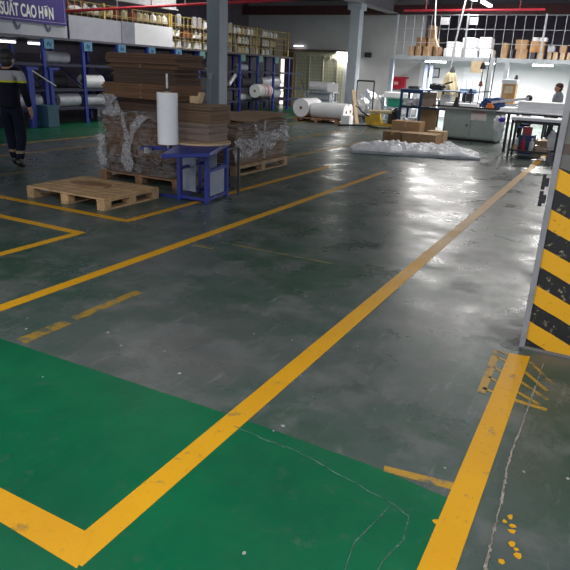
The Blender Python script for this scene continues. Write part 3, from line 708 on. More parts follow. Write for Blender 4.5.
# ------------------------------------------------------------------ person builder
def skin_obj(name, V, E_, m, par, sub=2):
    names = list(V); me = bpy.data.meshes.new(name)
    me.from_pydata([V[n][0] for n in names], [(names.index(a), names.index(b_)) for a, b_ in E_], [])
    o = bpy.data.objects.new(name, me); COL.objects.link(o); me.materials.append(m)
    o.modifiers.new('skin', 'SKIN').use_smooth_shade = True
    for i, n in enumerate(names):
        sv = me.skin_vertices[0].data[i]; rr = V[n][1]
        sv.radius = (rr, rr) if not isinstance(rr, tuple) else rr
        sv.use_root = (i == 0)
    sb = o.modifiers.new('sub', 'SUBSURF'); sb.levels = sub; sb.render_levels = sub
    if par: o.parent = par
    return o
def person(loc, rz, label, J, jacket, trous, shoes, hair=None, cap=None, scale=1):
    r = root('person', loc, label, 'person'); r.rotation_euler = (0, 0, rz); r.scale = (scale,)*3
    v = {k: Vector(p) for k, p in J.items()}
    hd = v['head']; nk = v['neck']; fwd = Vector((0, 1, 0))
    V = {'pelvis': (v['pelvis'], .13), 'waist': (v['waist'], .115), 'chest': (v['chest'], .14), 'collar': ((v['chest']*.35+nk*.65), .10), 'neck': (nk, .052), 'skull0': (hd+Vector((0, .01, -.085)), .062), 'skull1': (hd+Vector((0, .012, -.02)), .086), 'skull2': (hd+Vector((0, -.01, .055)), .088), 'skull3': (hd+Vector((0, -.01, .11)), .05),
         'nose': (hd+Vector((0, .108, -.03)), .013), 'earR': (hd+Vector((.088, -.01, -.025)), .017), 'earL': (hd+Vector((-.088, -.01, -.025)), .017)}
    E_ = [('pelvis', 'waist'), ('waist', 'chest'), ('chest', 'collar'), ('collar', 'neck'), ('neck', 'skull0'), ('skull0', 'skull1'), ('skull1', 'skull2'), ('skull2', 'skull3'), ('skull1', 'nose'), ('skull1', 'earR'), ('skull1', 'earL')]
    JV = {'hem': (v['pelvis']+(v['pelvis']-v['waist'])*.35, .165), 'pelvis': (v['pelvis'], .16), 'waist': (v['waist'], .145), 'chest': (v['chest'], .165), 'collar': ((v['chest']*.35+nk*.65), .115)}
    JE = [('hem', 'pelvis'), ('pelvis', 'waist'), ('waist', 'chest'), ('chest', 'collar')]
    TV = {'pelvis': (v['pelvis']+Vector((0, 0, -.02)), .152), 'w': (v['waist'].lerp(v['pelvis'], .6), .148)}; TE = [('pelvis', 'w')]; TV['w2'] = (v['waist'], .13); TE.append(('w', 'w2'))
    SV = {}
    for s in 'RL':
        sg = 1 if s == 'R' else -1
        sh, el, wr = v['sh'+s], v['el'+s], v['wr'+s]; hp, kn, an = v['hip'+s], v['kn'+s], v['an'+s]
        V.update({'sh'+s: (sh, .06), 'el'+s: (el, .042), 'wr'+s: (wr, .028)})
        E_ += [('collar', 'sh'+s), ('sh'+s, 'el'+s), ('el'+s, 'wr'+s)]
        d = (wr-el).normalized(); side = Vector((sg*-1, 0, 0)); pl = wr+d*.075
        V['palm'+s] = (pl, (.036, .02)); E_.append(('wr'+s, 'palm'+s))
        ac = d.cross(side).normalized()
        for i, (off, ln) in enumerate(((-.03, .062), (-.01, .075), (.01, .07), (.03, .055))):
            a_ = pl+ac*off*1.0+d*.03; b_ = a_+d*ln*.55+side*.006; c_ = b_+d*ln*.45+side*.02
            for n, p, rr in (('a', a_, .0095), ('b', b_, .0085), ('c', c_, .007)): V['f%d%s%s' % (i, n, s)] = (p, rr)
            E_ += [('palm'+s, 'f%da%s' % (i, s)), ('f%da%s' % (i, s), 'f%db%s' % (i, s)), ('f%db%s' % (i, s), 'f%dc%s' % (i, s))]
        a_ = wr+d*.04-ac*.035; b_ = a_+d*.035-ac*.015
        V['ta'+s] = (a_, .012); V['tb'+s] = (b_, .009); E_ += [('wr'+s, 'ta'+s), ('ta'+s, 'tb'+s)]
        V.update({'hip'+s: (hp, .085), 'kn'+s: (kn, .055), 'an'+s: (an, .037), 'toe'+s: (an+Vector(J.get('toe'+s, (0, .16, -.06))), .03)})
        E_ += [('pelvis', 'hip'+s), ('hip'+s, 'kn'+s), ('kn'+s, 'an'+s), ('an'+s, 'toe'+s)]
        JV.update({'sh'+s: (sh, .075), 'el'+s: (el, .06), 'wr'+s: (wr-d*.02, .047)}); JE += [('collar', 'sh'+s), ('sh'+s, 'el'+s), ('el'+s, 'wr'+s)]
        TV.update({'hip'+s: (hp, .105), 'kn'+s: (kn, .078), 'an'+s: (an+(kn-an)*.1, .066)}); TE += [('pelvis', 'hip'+s), ('hip'+s, 'kn'+s), ('kn'+s, 'an'+s)]
        t = an+Vector(J.get('toe'+s, (0, .16, -.06)))
        SVs = {'top': (an+(kn-an)*.22, .058), 'an': (an, .054), 'heel': (an+Vector((0, -.03, -.04)), .045), 'ball': (an.lerp(t, .6), .045), 'toe': (t, .038)}
        skin_obj('boot', SVs, [('top', 'an'), ('an', 'heel'), ('an', 'ball'), ('ball', 'toe')], shoes, r)
    skin_obj('body', V, E_, skinm, r); skin_obj('jacket', JV, JE, jacket, r); skin_obj('trousers', TV, TE, trous, r)
    WL[r.name] = Vector((0, 0, 0))
    ey = B()
    for sg in (1, -1): ey.ball(hd+Vector((sg*.034, .083, .0)), .011)
    ob('eyes', ey, black, r); ob('mouth', B().box(hd.x-.025, hd.x+.025, hd.y+.078, hd.y+.088, hd.z-.078, hd.z-.07), mat('lips', (.30, .10, .08), .6), r)
    if hair is not None:
        b = B(); b.ball(hd+Vector((0, -.022, .045)), .103, (1, 1.08, 1.0), 16)
        b.ball(hd+Vector((0, -.045, -.02)), .085, (1.02, .9, 1.1), 14); ob('hair', b, hair, r, smooth=True)
    if cap is not None:
        b = B(); b.ball(hd+Vector((0, -.01, .06)), .108, (1, 1.1, .85), 16); ob('brim', B().cyl(hd+Vector((0, .09, .05)), hd+Vector((0, .09, .062)), .085, n=16), cap, ob('cap', b, cap, r, smooth=True), smooth=True)
    return r
STAND = dict(pelvis=(0, 0, .93), waist=(0, .01, 1.1), chest=(0, .015, 1.27), neck=(0, .02, 1.46), head=(0, .05, 1.58), shR=(.19, 0, 1.39), elR=(.27, -.06, 1.12), wrR=(.27, .05, .90), shL=(-.19, 0, 1.39), elL=(-.25, .02, 1.12), wrL=(-.25, .14, .92),
             hipR=(.09, 0, .88), knR=(.10, .06, .49), anR=(.085, -.08, .09), hipL=(-.09, 0, .88), knL=(-.09, .10, .50), anL=(-.075, .13, .09), toeR=(0, .16, -.055), toeL=(0, .16, -.055))
jk = zband_mat('navy_jacket_reflective_yoke', [(0, (.006, .007, .014)), (1.265, (.42, .42, .03)), (1.292, (.30, .30, .32)), (1.43, (.006, .007, .012))])
tr = zband_mat('navy_trousers', [(0, (.006, .008, .018)), (.24, (.20, .15, .10)), (.28, (.007, .009, .02))])
pw = F(17, 168.5)
person((pw.x, pw.y, 0), .45, 'person walking away in dark work uniform with reflective shoulder band and black cap', STAND, jk, tr, mat('black_boot_leather', (.012, .010, .010), .45), hairm, mat('black_cap', (.01, .01, .012), .8), 1.0)

# ------------------------------------------------------------------ pallet of film rolls
pallet(-9.75, -8.15, 18.95, 20.15, 'low wooden pallet under the white film rolls at the back', mat('orange_pallet_wood', (.34, .17, .085), .8, var=.3), .13)
RP = 'white rolls on the back pallet'
roll(-9.55, 19.0, 20.1, .44, .30, 'large white film roll with its round end facing forward', white_r, RP)
roll(19.25, -9.2, -8.0, .38, .24, 'long white film roll lying crosswise in front on the back pallet', white_r, RP, 'X')
roll(19.85, -9.2, -8.1, .38, .24, 'long white film roll lying second row behind the crosswise one', white_r, RP, 'X')
r = root('roll_rack', (-9.9, 22, 0), 'grey roll rack behind the back pallet holding a film roll', 'rack')
for x in (-10.75, -9.75): ob('leg', B().box(x-.03, x+.03, 21.7, 21.76, 0, .9), grey_l, r); ob('leg', B().box(x-.03, x+.03, 22.3, 22.36, 0, .9), grey_l, r)
ob('tray', B().box(-10.8, -9.65, 21.68, 22.38, .86, .90), grey_l, r); ob('tray', B().box(-10.8, -9.65, 21.68, 22.38, .52, .56), grey_l, r); ob('handle', B().cyl((-10.78, 21.7, .9), (-10.95, 21.7, 1.3), .018), steel_d, r)
roll(22.03, -10.7, -9.75, 1.08, .175, 'pale grey wrapped roll on top of the grey rack behind the pallet', mat('pale_grey_roll', (.56, .57, .60), .4), None, 'X')
roll(22.03, -10.7, -9.75, .73, .16, 'grey wrapped roll on the lower tray of the grey rack', wrap_r, None, 'X')
sx_ = A(333, 88, 20.7).x
r = root('sign_stand', (sx_, 20.7, 0), 'small blank white sign on a thin post behind the rolls', 'sign')
ob('post', B().cyl((sx_, 20.7, 0), (sx_, 20.7, 1.0), .02), steel, r); ob('card', B().box(sx_-.2, sx_+.2, 20.66, 20.68, .95, 1.24), whitep, r); ob('base', B().cyl((sx_, 20.7, 0), (sx_, 20.7, .03), .16), steel_d, r)
def bag(c_, s, label, m, seed=1, name='plastic_bag', cat='bag', group=None):
    rnd = random.Random(seed); ph = [rnd.uniform(0, 6.3) for _ in range(8)]
    b = B(); b.ball((0, 0, 0), 1, n=30)
    for vv in b.bm.verts:
        n = vv.co.copy(); n = Vector([math.copysign(abs(t)**.62, t) for t in n]); k = .92+.13*math.sin(n.x*6+ph[0])*math.sin(n.y*6+ph[1])+.09*math.sin(n.z*9+ph[2]+n.x*5)+.05*math.sin(n.x*17+n.z*13+ph[3])
        vv.co = Vector((c_[0]+n.x*s[0]*k, c_[1]+n.y*s[1]*k, c_[2]+s[2]+max(n.z*k, -.82)*s[2]))
    mn = min(vv.co.z for vv in b.bm.verts)
    for vv in b.bm.verts: vv.co.z += c_[2]-mn
    return ob(name, b, m, label=label, cat=cat, smooth=True, group=group)
def sack(px, py, Y, s_, label, m, seed): bag((A(px, py, Y).x, Y, 0), s_, label, m, seed, 'white_sack')
sack(363, 105, 22.4, (.25, .22, .40), 'white bulging sack right of the pale column', whitep, 1)
sack(369, 100, 23.2, (.30, .25, .55), 'white sack standing behind the steel cart frame', panel_w, 2)
sack(378, 100, 22.3, (.30, .25, .50), 'tall pale sack right of the steel cart frame', whitep, 3)
ob('white_carton', B().box(-8.05, -7.75, 18.95, 19.3, 0, .3), whitep, label='small white carton on the floor beside the roll pallet end', cat='box', bev=.02)
ob('wooden_plank', B().bar((-8.22, 20.3, 1.07), (-7.84, 19.9, .0), .12, .03), mat('pale_plank', (.50, .38, .24), .7), label='pale wooden plank leaning beside the pale column', cat='plank')
ob('dark_board', B().bar((-8.25, 20.5, 1.0), (-8.12, 20.4, .0), .16, .03), mat('brown_board', (.12, .08, .06), .7), label='dark brown board leaning just behind the pale plank', cat='plank')
ca, cb2 = A(357.5, 83, 21.4), A(374.5, 83, 21.4)
r = root('cart', (-8.1, 21.0, 0), 'grey steel cart with a tall square handle frame', 'cart')
ob('handle_frame', B().tube([(ca.x, 21.4, .2), (ca.x, 21.4, 1.37), (cb2.x, 21.4, 1.37), (cb2.x, 21.4, .2)], .028), steel_d, r)
ob('platform', B().box(ca.x-.05, cb2.x+.05, 20.65, 21.45, .16, .21), steel_d, r)
for x in (ca.x, cb2.x):
    for y in (20.75, 21.35): ob('wheel', B().cyl((x-.02, y, .08), (x+.02, y, .08), .08), black, r, smooth=True)
r = root('pallet_truck', (-7.0, 19.2, 0), 'yellow and black hand pallet truck lying low with a cream bar across', 'pallet truck')
ob('fork', B().box(-6.9, -6.3, 18.8, 18.95, .06, .12), yellow_b, r); ob('fork', B().box(-6.9, -6.3, 19.25, 19.4, .06, .12), yellow_b, r)
ob('body', B().bar((-6.92, 19.12, .05), (-7.02, 19.12, .40), .16, .5).bar((-6.9, 19.12, .1), (-6.6, 19.12, .12), .3, .08), yellow_b, r, bev=.02)
ob('drawbar', B().tube([(-7.0, 19.1, .25), (-7.35, 19.0, .45), (-7.5, 19.0, .62)], .03).cyl((-7.5, 18.85, .62), (-7.5, 19.15, .62), .025), black, r)
ob('wheel', B().cyl((-7.05, 19.06, .09), (-7.05, 19.2, .09), .09), black, r, smooth=True)
ob('base_frame', B().tube([(-7.9, 18.4, .03), (-7.0, 18.9, .05), (-6.6, 18.5, .04)], .03), steel_d, r)
ob('cream_bar', B().cyl((-7.1, 19.0, .48), (-6.4, 19.1, .50), .055, n=16), mat('cream_roll', (.66, .55, .34), .6), label='short cream roll resting across the yellow pallet truck', cat='roll')
bag((-6.45, 19.6, 0), (.2, .2, .33), 'black rubbish bag behind the brown boxes', black, 6, 'black_bag')

# ------------------------------------------------------------------ plastic sheeting on the floor
SA = math.atan2(.95, 2.5)
def sheet_fn(w, d, h, seed, lift=0):
    rnd = random.Random(seed); ph = [rnd.uniform(0, 6.3) for _ in range(14)]
    ca, sa = math.cos(SA), math.sin(SA)
    def f(u, v):
        e = min(1, 6*min(u, 1-u))*min(1, 4*min(v, 1-v))
        x = (u-.5)*w*(1+.05*math.sin(v*9+ph[0])); y = (v-.5)*d*(1+.12*math.sin(u*13+ph[1])+.06*math.sin(u*31+ph[2]))
        q = Vector((u*9+seed, v*4, 0)); t = .55+.55*mn.noise(q*.9)+.45*abs(mn.noise(q*2.1))+.16*abs(mn.noise(q*4.7))+.07*mn.noise(q*9)
        z = lift+h*(e**.5)*(.15+t)
        return (-3.85+x*ca-y*sa, 13.25+x*sa+y*ca, max(z, .002+lift))
    return f
sl = B().box(-5.2, -2.5, 12.70, 13.80, 0, .06, SA, (-3.85, 13.25, 0))
ob('wrapped_board_stack', sl, mat('grey_wrapped_board', (.45, .47, .50), .4, bs=.3, bsc=12), label='flat grey stack under the crumpled film on the floor', cat='board', bev=.02)
ob('plastic_sheet', B().grid(sheet_fn(2.66, 1.08, .17, 5, .062), 150, 60), film_w, label='crumpled clear white plastic film heaped on the floor', cat='plastic film')

# ------------------------------------------------------------------ cartons on the floor
HT = {}
def box(x0, x1, y0, y1, z0, h, label, m=carton, rz=0, group=None, open_=False, tp=True):
    cx, cy = (x0+x1)/2, (y0+y1)/2
    r = root('cardboard_box', (cx, cy, z0), label, 'box', group)
    ob('body', B().box(x0, x1, y0, y1, z0, z0+h, rz, (cx, cy, z0)), m, r, bev=.006)
    if tp: ob('tape', B().box(cx-.025, cx+.025, y0-.002, y1+.002, z0+h*.72, z0+h+.002, rz, (cx, cy, z0)), tape, r)
    if open_:
        ob('flap', B().box(x0, x1, y0-.10, y0, z0+h-.003, z0+h+.004, rz, (cx, cy, z0), rx=.0), carton_l, r)
    HT[r.name] = z0+h
    return r
ob('cardboard_sheet', B().box(-5.25, -3.7, 14.85, 15.75, 0, .022), carton_d, label='flat cardboard sheet on the floor under the row of cartons', cat='cardboard')
box(-5.18, -4.70, 14.95, 15.5, .023, .25, 'left brown carton on the floor behind the plastic film', carton_d)
box(-4.66, -3.82, 14.9, 15.5, .023, .26, 'long brown carton in front of the blue frame, right of the darker one', carton, open_=True)
box(-5.2, -4.45, 15.62, 16.1, .0, .50, 'raised carton behind the two front floor cartons', carton)
box(-4.3, -3.85, 15.80, 16.2, 0, .3, 'small pale carton behind the long floor carton', carton_l)

# ------------------------------------------------------------------ blue frame table
r = root('frame_table', (-5.4, 19.3, 0), 'tall blue steel frame table with a lower shelf rail', 'table')
for x, y in ((-6.12, 19.1), (-5.5, 19.1), (-6.12, 19.9), (-5.5, 19.9)): ob('leg', B().box(x-.035, x+.035, y-.035, y+.035, 0, 1.2), blue_d, r)
for x, y in ((-4.35, 19.1), (-4.35, 19.9)): ob('grey_leg', B().box(x-.025, x+.025, y-.025, y+.025, 0, 1.2), steel_d, r)
ob('top', B().box(-6.17, -4.3, 19.05, 19.95, 1.2, 1.23), mat('blue_grey_top', (.16, .22, .34), .5), r)
ob('apron', B().box(-6.12, -5.5, 19.07, 19.12, 1.10, 1.2), blue_d, r)
ob('shelf_rail', B().box(-6.12, -4.35, 19.08, 19.12, .66, .71).box(-6.12, -4.35, 19.88, 19.92, .66, .71).box(-6.12, -4.35, 19.1, 19.9, .70, .715), mat('navy_rail', (.012, .02, .06), .5), r)
bag((-5.12, 19.5, 1.231), (.24, .15, .11), 'black crumpled bag on the blue frame table right of the flat bag', black, 18, 'black_bag')
bag((-5.85, 19.4, 1.231), (.18, .14, .05), 'flat dark bag on the left of the blue frame table', dgrey, 12, 'dark_bag')
ob('cardboard_sheet', B().box(-5.62, -5.02, 19.35, 19.42, 0, .655), carton, label='tan cardboard panel standing under the blue frame table', cat='cardboard')
ob('cardboard_sheet', B().box(-5.62, -5.1, 19.35, 19.42, .72, 1.15), mat('pinkish_card', (.45, .33, .26), .8), label='pinkish tan card standing on the blue table shelf', cat='cardboard')
ob('white_carton', B().box(-4.95, -4.65, 19.3, 19.6, .717, 1.1), whitep, label='white carton on the shelf of the blue frame table', cat='box')
bag((-5.85, 19.5, .717), (.28, .25, .13), 'white bag on the left shelf of the blue frame table', whitep, 13)
bag((-5.85, 19.5, 0), (.3, .25, .2), 'white bag on the floor under the blue frame table', whitep, 14)
r = root('work_bench', (-7.2, 22.3, 0), 'bench behind the blue frame holding a green crate', 'bench')
ob('top', B().box(-7.75, -6.6, 21.9, 22.7, .48, .52), grey_l, r)
for x in (-7.7, -6.65):
    for y in (21.95, 22.65): ob('leg', B().box(x-.025, x+.025, y-.025, y+.025, 0, .48), grey_l, r)
r = root('plastic_crate', (-7.2, 22.2, .522), 'green plastic crate on the bench left of the blue frame', 'crate')
ob('body', B().box(-7.55, -6.75, 21.95, 22.5, .522, .82), green_b, r, bev=.02); ob('rim', B().box(-7.58, -6.72, 21.92, 22.53, .80, .84), mat('pale_green_plastic', (.16, .35, .28), .5), r)
ob('paper_stack', B().box(-7.7, -6.8, 21.95, 22.45, .842, 1.02), whitep, label='stack of white sheets on the green crate', cat='paper', bev=.01)
# red cabinet, frame, speaker on the wall
r = root('hose_cabinet', (-8.75, YB-.1, 1.04), 'red fire cabinet on the back wall under the right deck', 'cabinet')
ob('body', B().box(-9.05, -8.5, YB-.2, YB, 1.04, 1.48), red2, r, bev=.01); ob('roof', B().box(-9.07, -8.4, YB-.24, YB, 1.49, 1.55), red2, r); ob('label_plate', B().box(-9.0, -8.8, YB-.205, YB-.2, 1.22, 1.34), mat('faded_pink', (.6, .35, .36), .5), r); ob('door_edge', B().box(-8.72, -8.70, YB-.207, YB-.2, 1.07, 1.45), mat('dark_red', (.2, .01, .02), .5), r)
r = root('picture_frame', (-7.33, YB-.03, 1.58), 'small black framed notice on the white back wall', 'picture')
ob('sheet', B().box(-7.54, -7.12, YB-.02, YB, 1.6, 1.95), glass, r); ob('frame', B().box(-7.57, -7.53, YB-.04, YB, 1.58, 1.97).box(-7.13, -7.09, YB-.04, YB, 1.58, 1.97).box(-7.57, -7.09, YB-.04, YB, 1.93, 1.97).box(-7.57, -7.09, YB-.04, YB, 1.58, 1.62), steel_d, r)
p = A(369, 55, YB)
r = root('speaker', (p.x, YB-.1, p.z-.1), 'small black loudspeaker high on the grey back wall', 'speaker')
ob('body', B().box(p.x-.14, p.x+.14, YB-.18, YB-.02, p.z-.1, p.z+.1), black, r, bev=.01); ob('cone', B().cyl((p.x, YB-.19, p.z), (p.x, YB-.17, p.z), .07), dgrey, r)
p = A(344, 55, YB-.3)
tube_lamp((p.x-.45, YB-.1, 2.45), (p.x+.05, YB-.1, 2.45), 'lit wall lamp at the top corner of the tiled panel', lamp, .07, 80)
tube_lamp(A(294, 46, 26.8), A(303, 46, 26.8), 'small pale lamp on the grey wall left of the tiled panel', lampsoft)

# ------------------------------------------------------------------ right cage deck
DZ = 2.3
r = root('cage_deck', (-3.0, 23, 0), 'grey steel storage deck on posts along the right back wall', 'deck')
ob('edge_beam', B().box(-7.8, 2.4, 22.95, 23.05, DZ-.12, DZ), zinc, r); ob('floor_plate', B().box(-7.8, 2.4, 23.05, 26.99, DZ-.03, DZ), zinc, r)
for x in (-7.85, -4.28, -3.75, .3): ob('post', B().box(x-.07, x+.07, 22.93, 23.07, 0, DZ-.12), grey_p if x < -7 else zinc, r)
for x in (-6.75, -6.95): ob('post', B().box(x-.06, x+.06, 24.4, 24.5, 0, DZ-.03), mat('slate_paint', (.10, .12, .17), .5), r)
ob('joist', B().box(-7.8, 2.4, 25.0, 25.08, DZ-.12, DZ-.03), zinc, r)
fence('X', 23.0, -7.8, 2.3, DZ, 3.66, 3, .315, zinc, 'pale grey wire cage fence on the right storage deck', .010)
for i, x in enumerate((445, 474)):
    p = A(x, 21, 22.97); ob('fence_card', B().box(p.x-.14, p.x+.14, 22.96, 22.975, p.z-.12, p.z+.12), whitep, label='blank white card on the cage fence, %s of two' % ('left' if i == 0 else 'right'), cat='card')
CG = 'cartons on the right storage deck'
def dbox(px0, px1, pyb, pyt, Y, label, m=carton, z0=None, d=.4):
    a = A(px0, pyb, Y); b_ = A(px1, pyt, Y); h = max(.12, A((px0+px1)/2, pyt, Y).z-A((px0+px1)/2, pyb, Y).z)
    return box(a.x, b_.x, Y, Y+d, DZ+.001 if z0 is None else z0, h, label, m, 0, CG, tp=(px1-px0) > 6)
def lvl(px, py, Y): return A(px, py, Y).z
tp = lambda *q: max(HT[k.name] for k in q)+.003
d1 = dbox(408, 414.5, 55, 45, 23.3, 'brown carton at the left end of the right deck'); d2 = dbox(415, 421.5, 55, 45, 23.3, 'brown carton second from the left on the right deck')
d3 = dbox(422.5, 432, 55, 45, 23.3, 'wider brown carton third from the left on the right deck'); d4 = dbox(433, 440, 56, 46, 23.3, 'brown carton just left of the white bales on the deck', carton_d)
d5 = dbox(416, 426, 45, 36, 23.3, 'carton stacked on the left deck cartons', carton_d, tp(d2, d3)); d6 = dbox(427.5, 437, 45, 37, 23.35, 'carton stacked beside the white hanging cable on the deck', carton, tp(d3, d4))
dbox(427.5, 435.5, 37, 24, 23.35, 'tall top carton of the left deck pile', carton_d, tp(d6))
dbox(501, 509, 55, 39, 23.3, 'tall brown carton right of the white bales on the deck'); m1 = dbox(515.5, 528.5, 55, 45, 23.3, 'wide brown carton in the middle of the right deck pile')
dbox(510, 514, 56, 46, 23.35, 'narrow dark carton left of the wide middle carton on the deck', dgrey)
dbox(515.5, 528.5, 45, 35.5, 23.3, 'wide brown carton stacked on the middle deck carton', carton, tp(m1))
m2 = dbox(530, 536, 55, 48, 23.3, 'small dark crate on the deck below an orange carton', dgrey); m3 = dbox(537, 544, 55, 48, 23.3, 'small light carton right of the dark deck crate', carton_l)
m4 = dbox(530, 546, 47, 35.5, 23.32, 'large orange-brown carton on top of two small deck boxes', mat('orange_carton', (.48, .25, .10), .8), tp(m2, m3))
T4 = [dbox(a, b_, 56, 48, 23.3, 'light tan carton at right end of the deck, %s of four' % words[i], carton_l) for i, (a, b_) in enumerate(((547, 552.5), (553, 559), (560, 566), (567, 576)))]
dbox(548, 556, 47, 41, 23.32, 'small grey-white box on the tan cartons at right end', panel_w, tp(T4[0], T4[1])); dbox(560, 568, 47, 40, 23.32, 'tan box topmost at right end of the deck', carton, tp(T4[2], T4[3]))
dbox(533, 548, 35.5, 32, 23.34, 'long pale sheet bundle laid on the orange-brown deck carton', whitep, tp(m4))
# white bales
def bale(px0, px1, pb, pt, Y, z0, label):
    a = A(px0, pb, Y); b_ = A(px1, pt, Y); hh = A((px0+px1)/2, pt, Y).z-A((px0+px1)/2, pb, Y).z
    bb_ = B().box(a.x, b_.x, Y, Y+.6, z0, z0+hh); o = ob('white_bale', bb_, whitep, label=label, cat='bale', group='white bales on the right deck', bev=.05); return z0+hh
t = bale(443, 462, 54, 45, 23.25, DZ+.001, 'white wrapped bale at the left of the bale pile on the deck'); bale(446, 460, 45, 38.5, 23.3, t+.003, 'white bale on top at the left of the bale pile')
t2 = bale(463, 478, 54, 45, 23.25, DZ+.001, 'white wrapped bale in the middle of the lower bale row'); bale(462, 477, 45, 34, 23.3, max(t, t2)+.003, 'white bale on top in the middle of the bale pile')
t3 = bale(479, 494, 54, 45, 23.25, DZ+.001, 'white wrapped bale at the right of the lower bale row'); bale(478.5, 493, 45, 33, 23.3, t3+.003, 'white bale on top at the right of the bale pile')
# lamps below the deck
for i, (x0, x1) in enumerate(((-6.75, -6.0), (-4.95, -4.25), (-3.0, -2.35))):
    tube_lamp((x0, 23.5, 2.13), (x1, 23.5, 2.13), 'lit tube under the right deck, %s' % ['left one by the framed notice', 'middle one above the machine', 'right one above the white tables'][i], lamp, .09, 340)
# ceiling lamps
CL = [(-5.28, 22.6, 23.7, 'lit ceiling tube at the top edge right of centre'), (-5.12, 24.2, 25.6, 'lit ceiling tube just below the first one at right of centre')]
for x, a, b_, l in CL: tube_lamp((x, a, 4.2), (x, b_, 4.2), l, lamp, .16, 70)
# further ceiling tubes of the hall, each a fixture with its lamp; the near-floor three are added fill
def hall_lamp(x, y, e, lab):
    tube_lamp((x, y-.6, 4.4), (x, y+.6, 4.4), lab, lamp, .12, e)
hall_lamp(-2.3, 15.0, 75, 'ceiling tube lamp above the main aisle before the plastic film')
hall_lamp(-1.5, 20.5, 210, 'ceiling tube lamp above the white work tables')
hall_lamp(-4.9, 20.4, 170, 'ceiling tube lamp above the blue frame table')
hall_lamp(-10.9, 13.0, 75, 'ceiling tube lamp above the green strip by the banner')
hall_lamp(-12.3, 17.0, 85, 'ceiling tube lamp above the green strip in front of the far racks')
for i, (x, y) in enumerate(((-3.6, .2), (-1.2, .4), (1.6, .6))): hall_lamp(x, y, 85, 'added ceiling fill lamp above the near green floor, %s from the left' % words[i])  # unseen tubes added above the near floor to brighten the foreground

# hanging cables
def cable(pts, label, r_=.016):
    P = [Vector(p) for p in pts]; fine = []
    for a, b_ in zip(P, P[1:]): fine += [a.lerp(b_, i/6) for i in range(6)]
    ob('hanging_cable', B().tube(fine+[P[-1]], r_), cordw, label=label, cat='cable', smooth=True)
cable([(A(436, 0, 21)+Vector((.02, 0, .9))), A(436, 0, 21), A(435, 22, 21), A(436, 40, 21), A(439, 47, 21)], 'left white cable hanging from the ceiling in front of the cartons', .018)
cable([A(470.5, -20, 20.3), A(466, 0, 20.3), A(460.5, 22, 20.3), A(454.5, 46, 20.3), A(450.5, 68, 20.3)], 'right white cable running down to the cream draped machine', .026)

# ------------------------------------------------------------------ machine cabinet
r = root('machine_cabinet', (-3.5, 17.5, 0), 'grey green machine cabinet with two doors in the right background', 'cabinet')
ob('body', B().box(-4.24, -2.76, 17.15, 17.95, .06, .82), mach, r, bev=.01); ob('plinth', B().box(-4.2, -2.8, 17.2, 17.9, 0, .06), black, r)
dl = ob('door', B().box(-4.2, -3.53, 17.135, 17.15, .10, .78), mach, r, bev=.006); dr = ob('door', B().box(-3.50, -2.86, 17.135, 17.15, .10, .78), mach, r, bev=.006)
no = ob('notice', B().box(-3.52, -3.12, 17.128, 17.134, .56, .80), mat('pinkish_notice', (.62, .55, .55), .6), dr); ob('notice_stripe', B().box(-3.52, -3.12, 17.124, 17.127, .74, .80), mat('brown_stripe', (.35, .2, .18), .6), dr)
ob('lock', B().cyl((-3.6, 17.12, .42), (-3.6, 17.135, .42), .025), steel_d, dl); ob('edge_strip', B().box(-2.86, -2.76, 17.13, 17.16, .06, .82), grey_l, r)
ob('worktop', B().box(-4.4, -2.7, 17.05, 18.1, .822, .86), mat('pale_worktop', (.58, .58, .58), .5), r, bev=.006)
ob('rail', B().box(-4.55, -2.7, 17.03, 17.05, .86, .90), steel_d, r)
WZ = .861
ob('white_sheets', B().box(-4.3, -3.5, 17.3, 17.9, WZ, WZ+.10), whitep, label='pile of white sheets on the left of the machine worktop', cat='paper', bev=.015)
ob('black_cone', B().cyl((-3.98, 17.25, WZ), (-3.98, 17.25, WZ+.05), .09).cyl((-3.98, 17.25, WZ+.05), (-3.98, 17.25, WZ+.26), .075, .03), black, label='black bottle-shaped cone on the machine worktop', cat='bottle', smooth=True)
ob('orange_box', B().box(-3.17, -2.98, 17.1, 17.25, WZ, WZ+.10).box(-3.14, -3.02, 17.12, 17.22, WZ+.10, WZ+.15), orange, label='small orange box on the machine worktop', cat='box', bev=.01)
bag((-3.05, 17.6, WZ), (.3, .22, .16), 'heap of blue cloth on the right of the machine worktop', blue_c, 21, 'cloth_heap', 'cloth')
ob('roller_arm', B().bar((-3.1, 17.4, 1.03), (-2.2, 17.6, 1.18), .10, .06).bar((-2.9, 17.7, .95), (-2.2, 17.8, 1.05), .05), wrap_r, label='grey roller arm leaning right from the machine worktop', cat='machine part')
r = root('thread_stand', (-3.42, 17.75, WZ), 'black thread stand with tall rods on the machine worktop', 'stand')
for x, zt in ((-3.52, 2.05), (-3.38, 2.25), (-3.22, 2.3)): ob('rod', B().cyl((x, 17.75, WZ), (x+.02, 17.75, zt), .013, n=8), black, r)
ob('crossbar', B().cyl((-3.8, 17.75, 1.24), (-3.2, 17.75, 1.3), .014).cyl((-3.72, 17.75, WZ), (-3.72, 17.75, 1.3), .02), black, r)
ob('cone', B().cyl((-3.51, 17.75, 1.86), (-3.51, 17.75, 2.02), .085, .04), black, r); ob('cone', B().cyl((-3.51, 17.75, 1.42), (-3.51, 17.75, 1.55), .06, .03), mat('red_brown_thread', (.25, .07, .05), .8), r); ob('cone', B().cyl((-3.75, 17.75, 1.24), (-3.75, 17.75, 1.34), .05, .03), black, r)
ob('tan_card', B().box(-4.0, -3.6, 18.4, 18.42, 1.95, 2.2), tan_s, r) if False else None
p = A(477, 64, 22.9); ob('hanging_card', B().box(p.x-.2, p.x+.2, 22.89, 22.92, DZ-.50, DZ-.12), tan_s, label='tan card hanging from the right deck edge above the machine', cat='card')
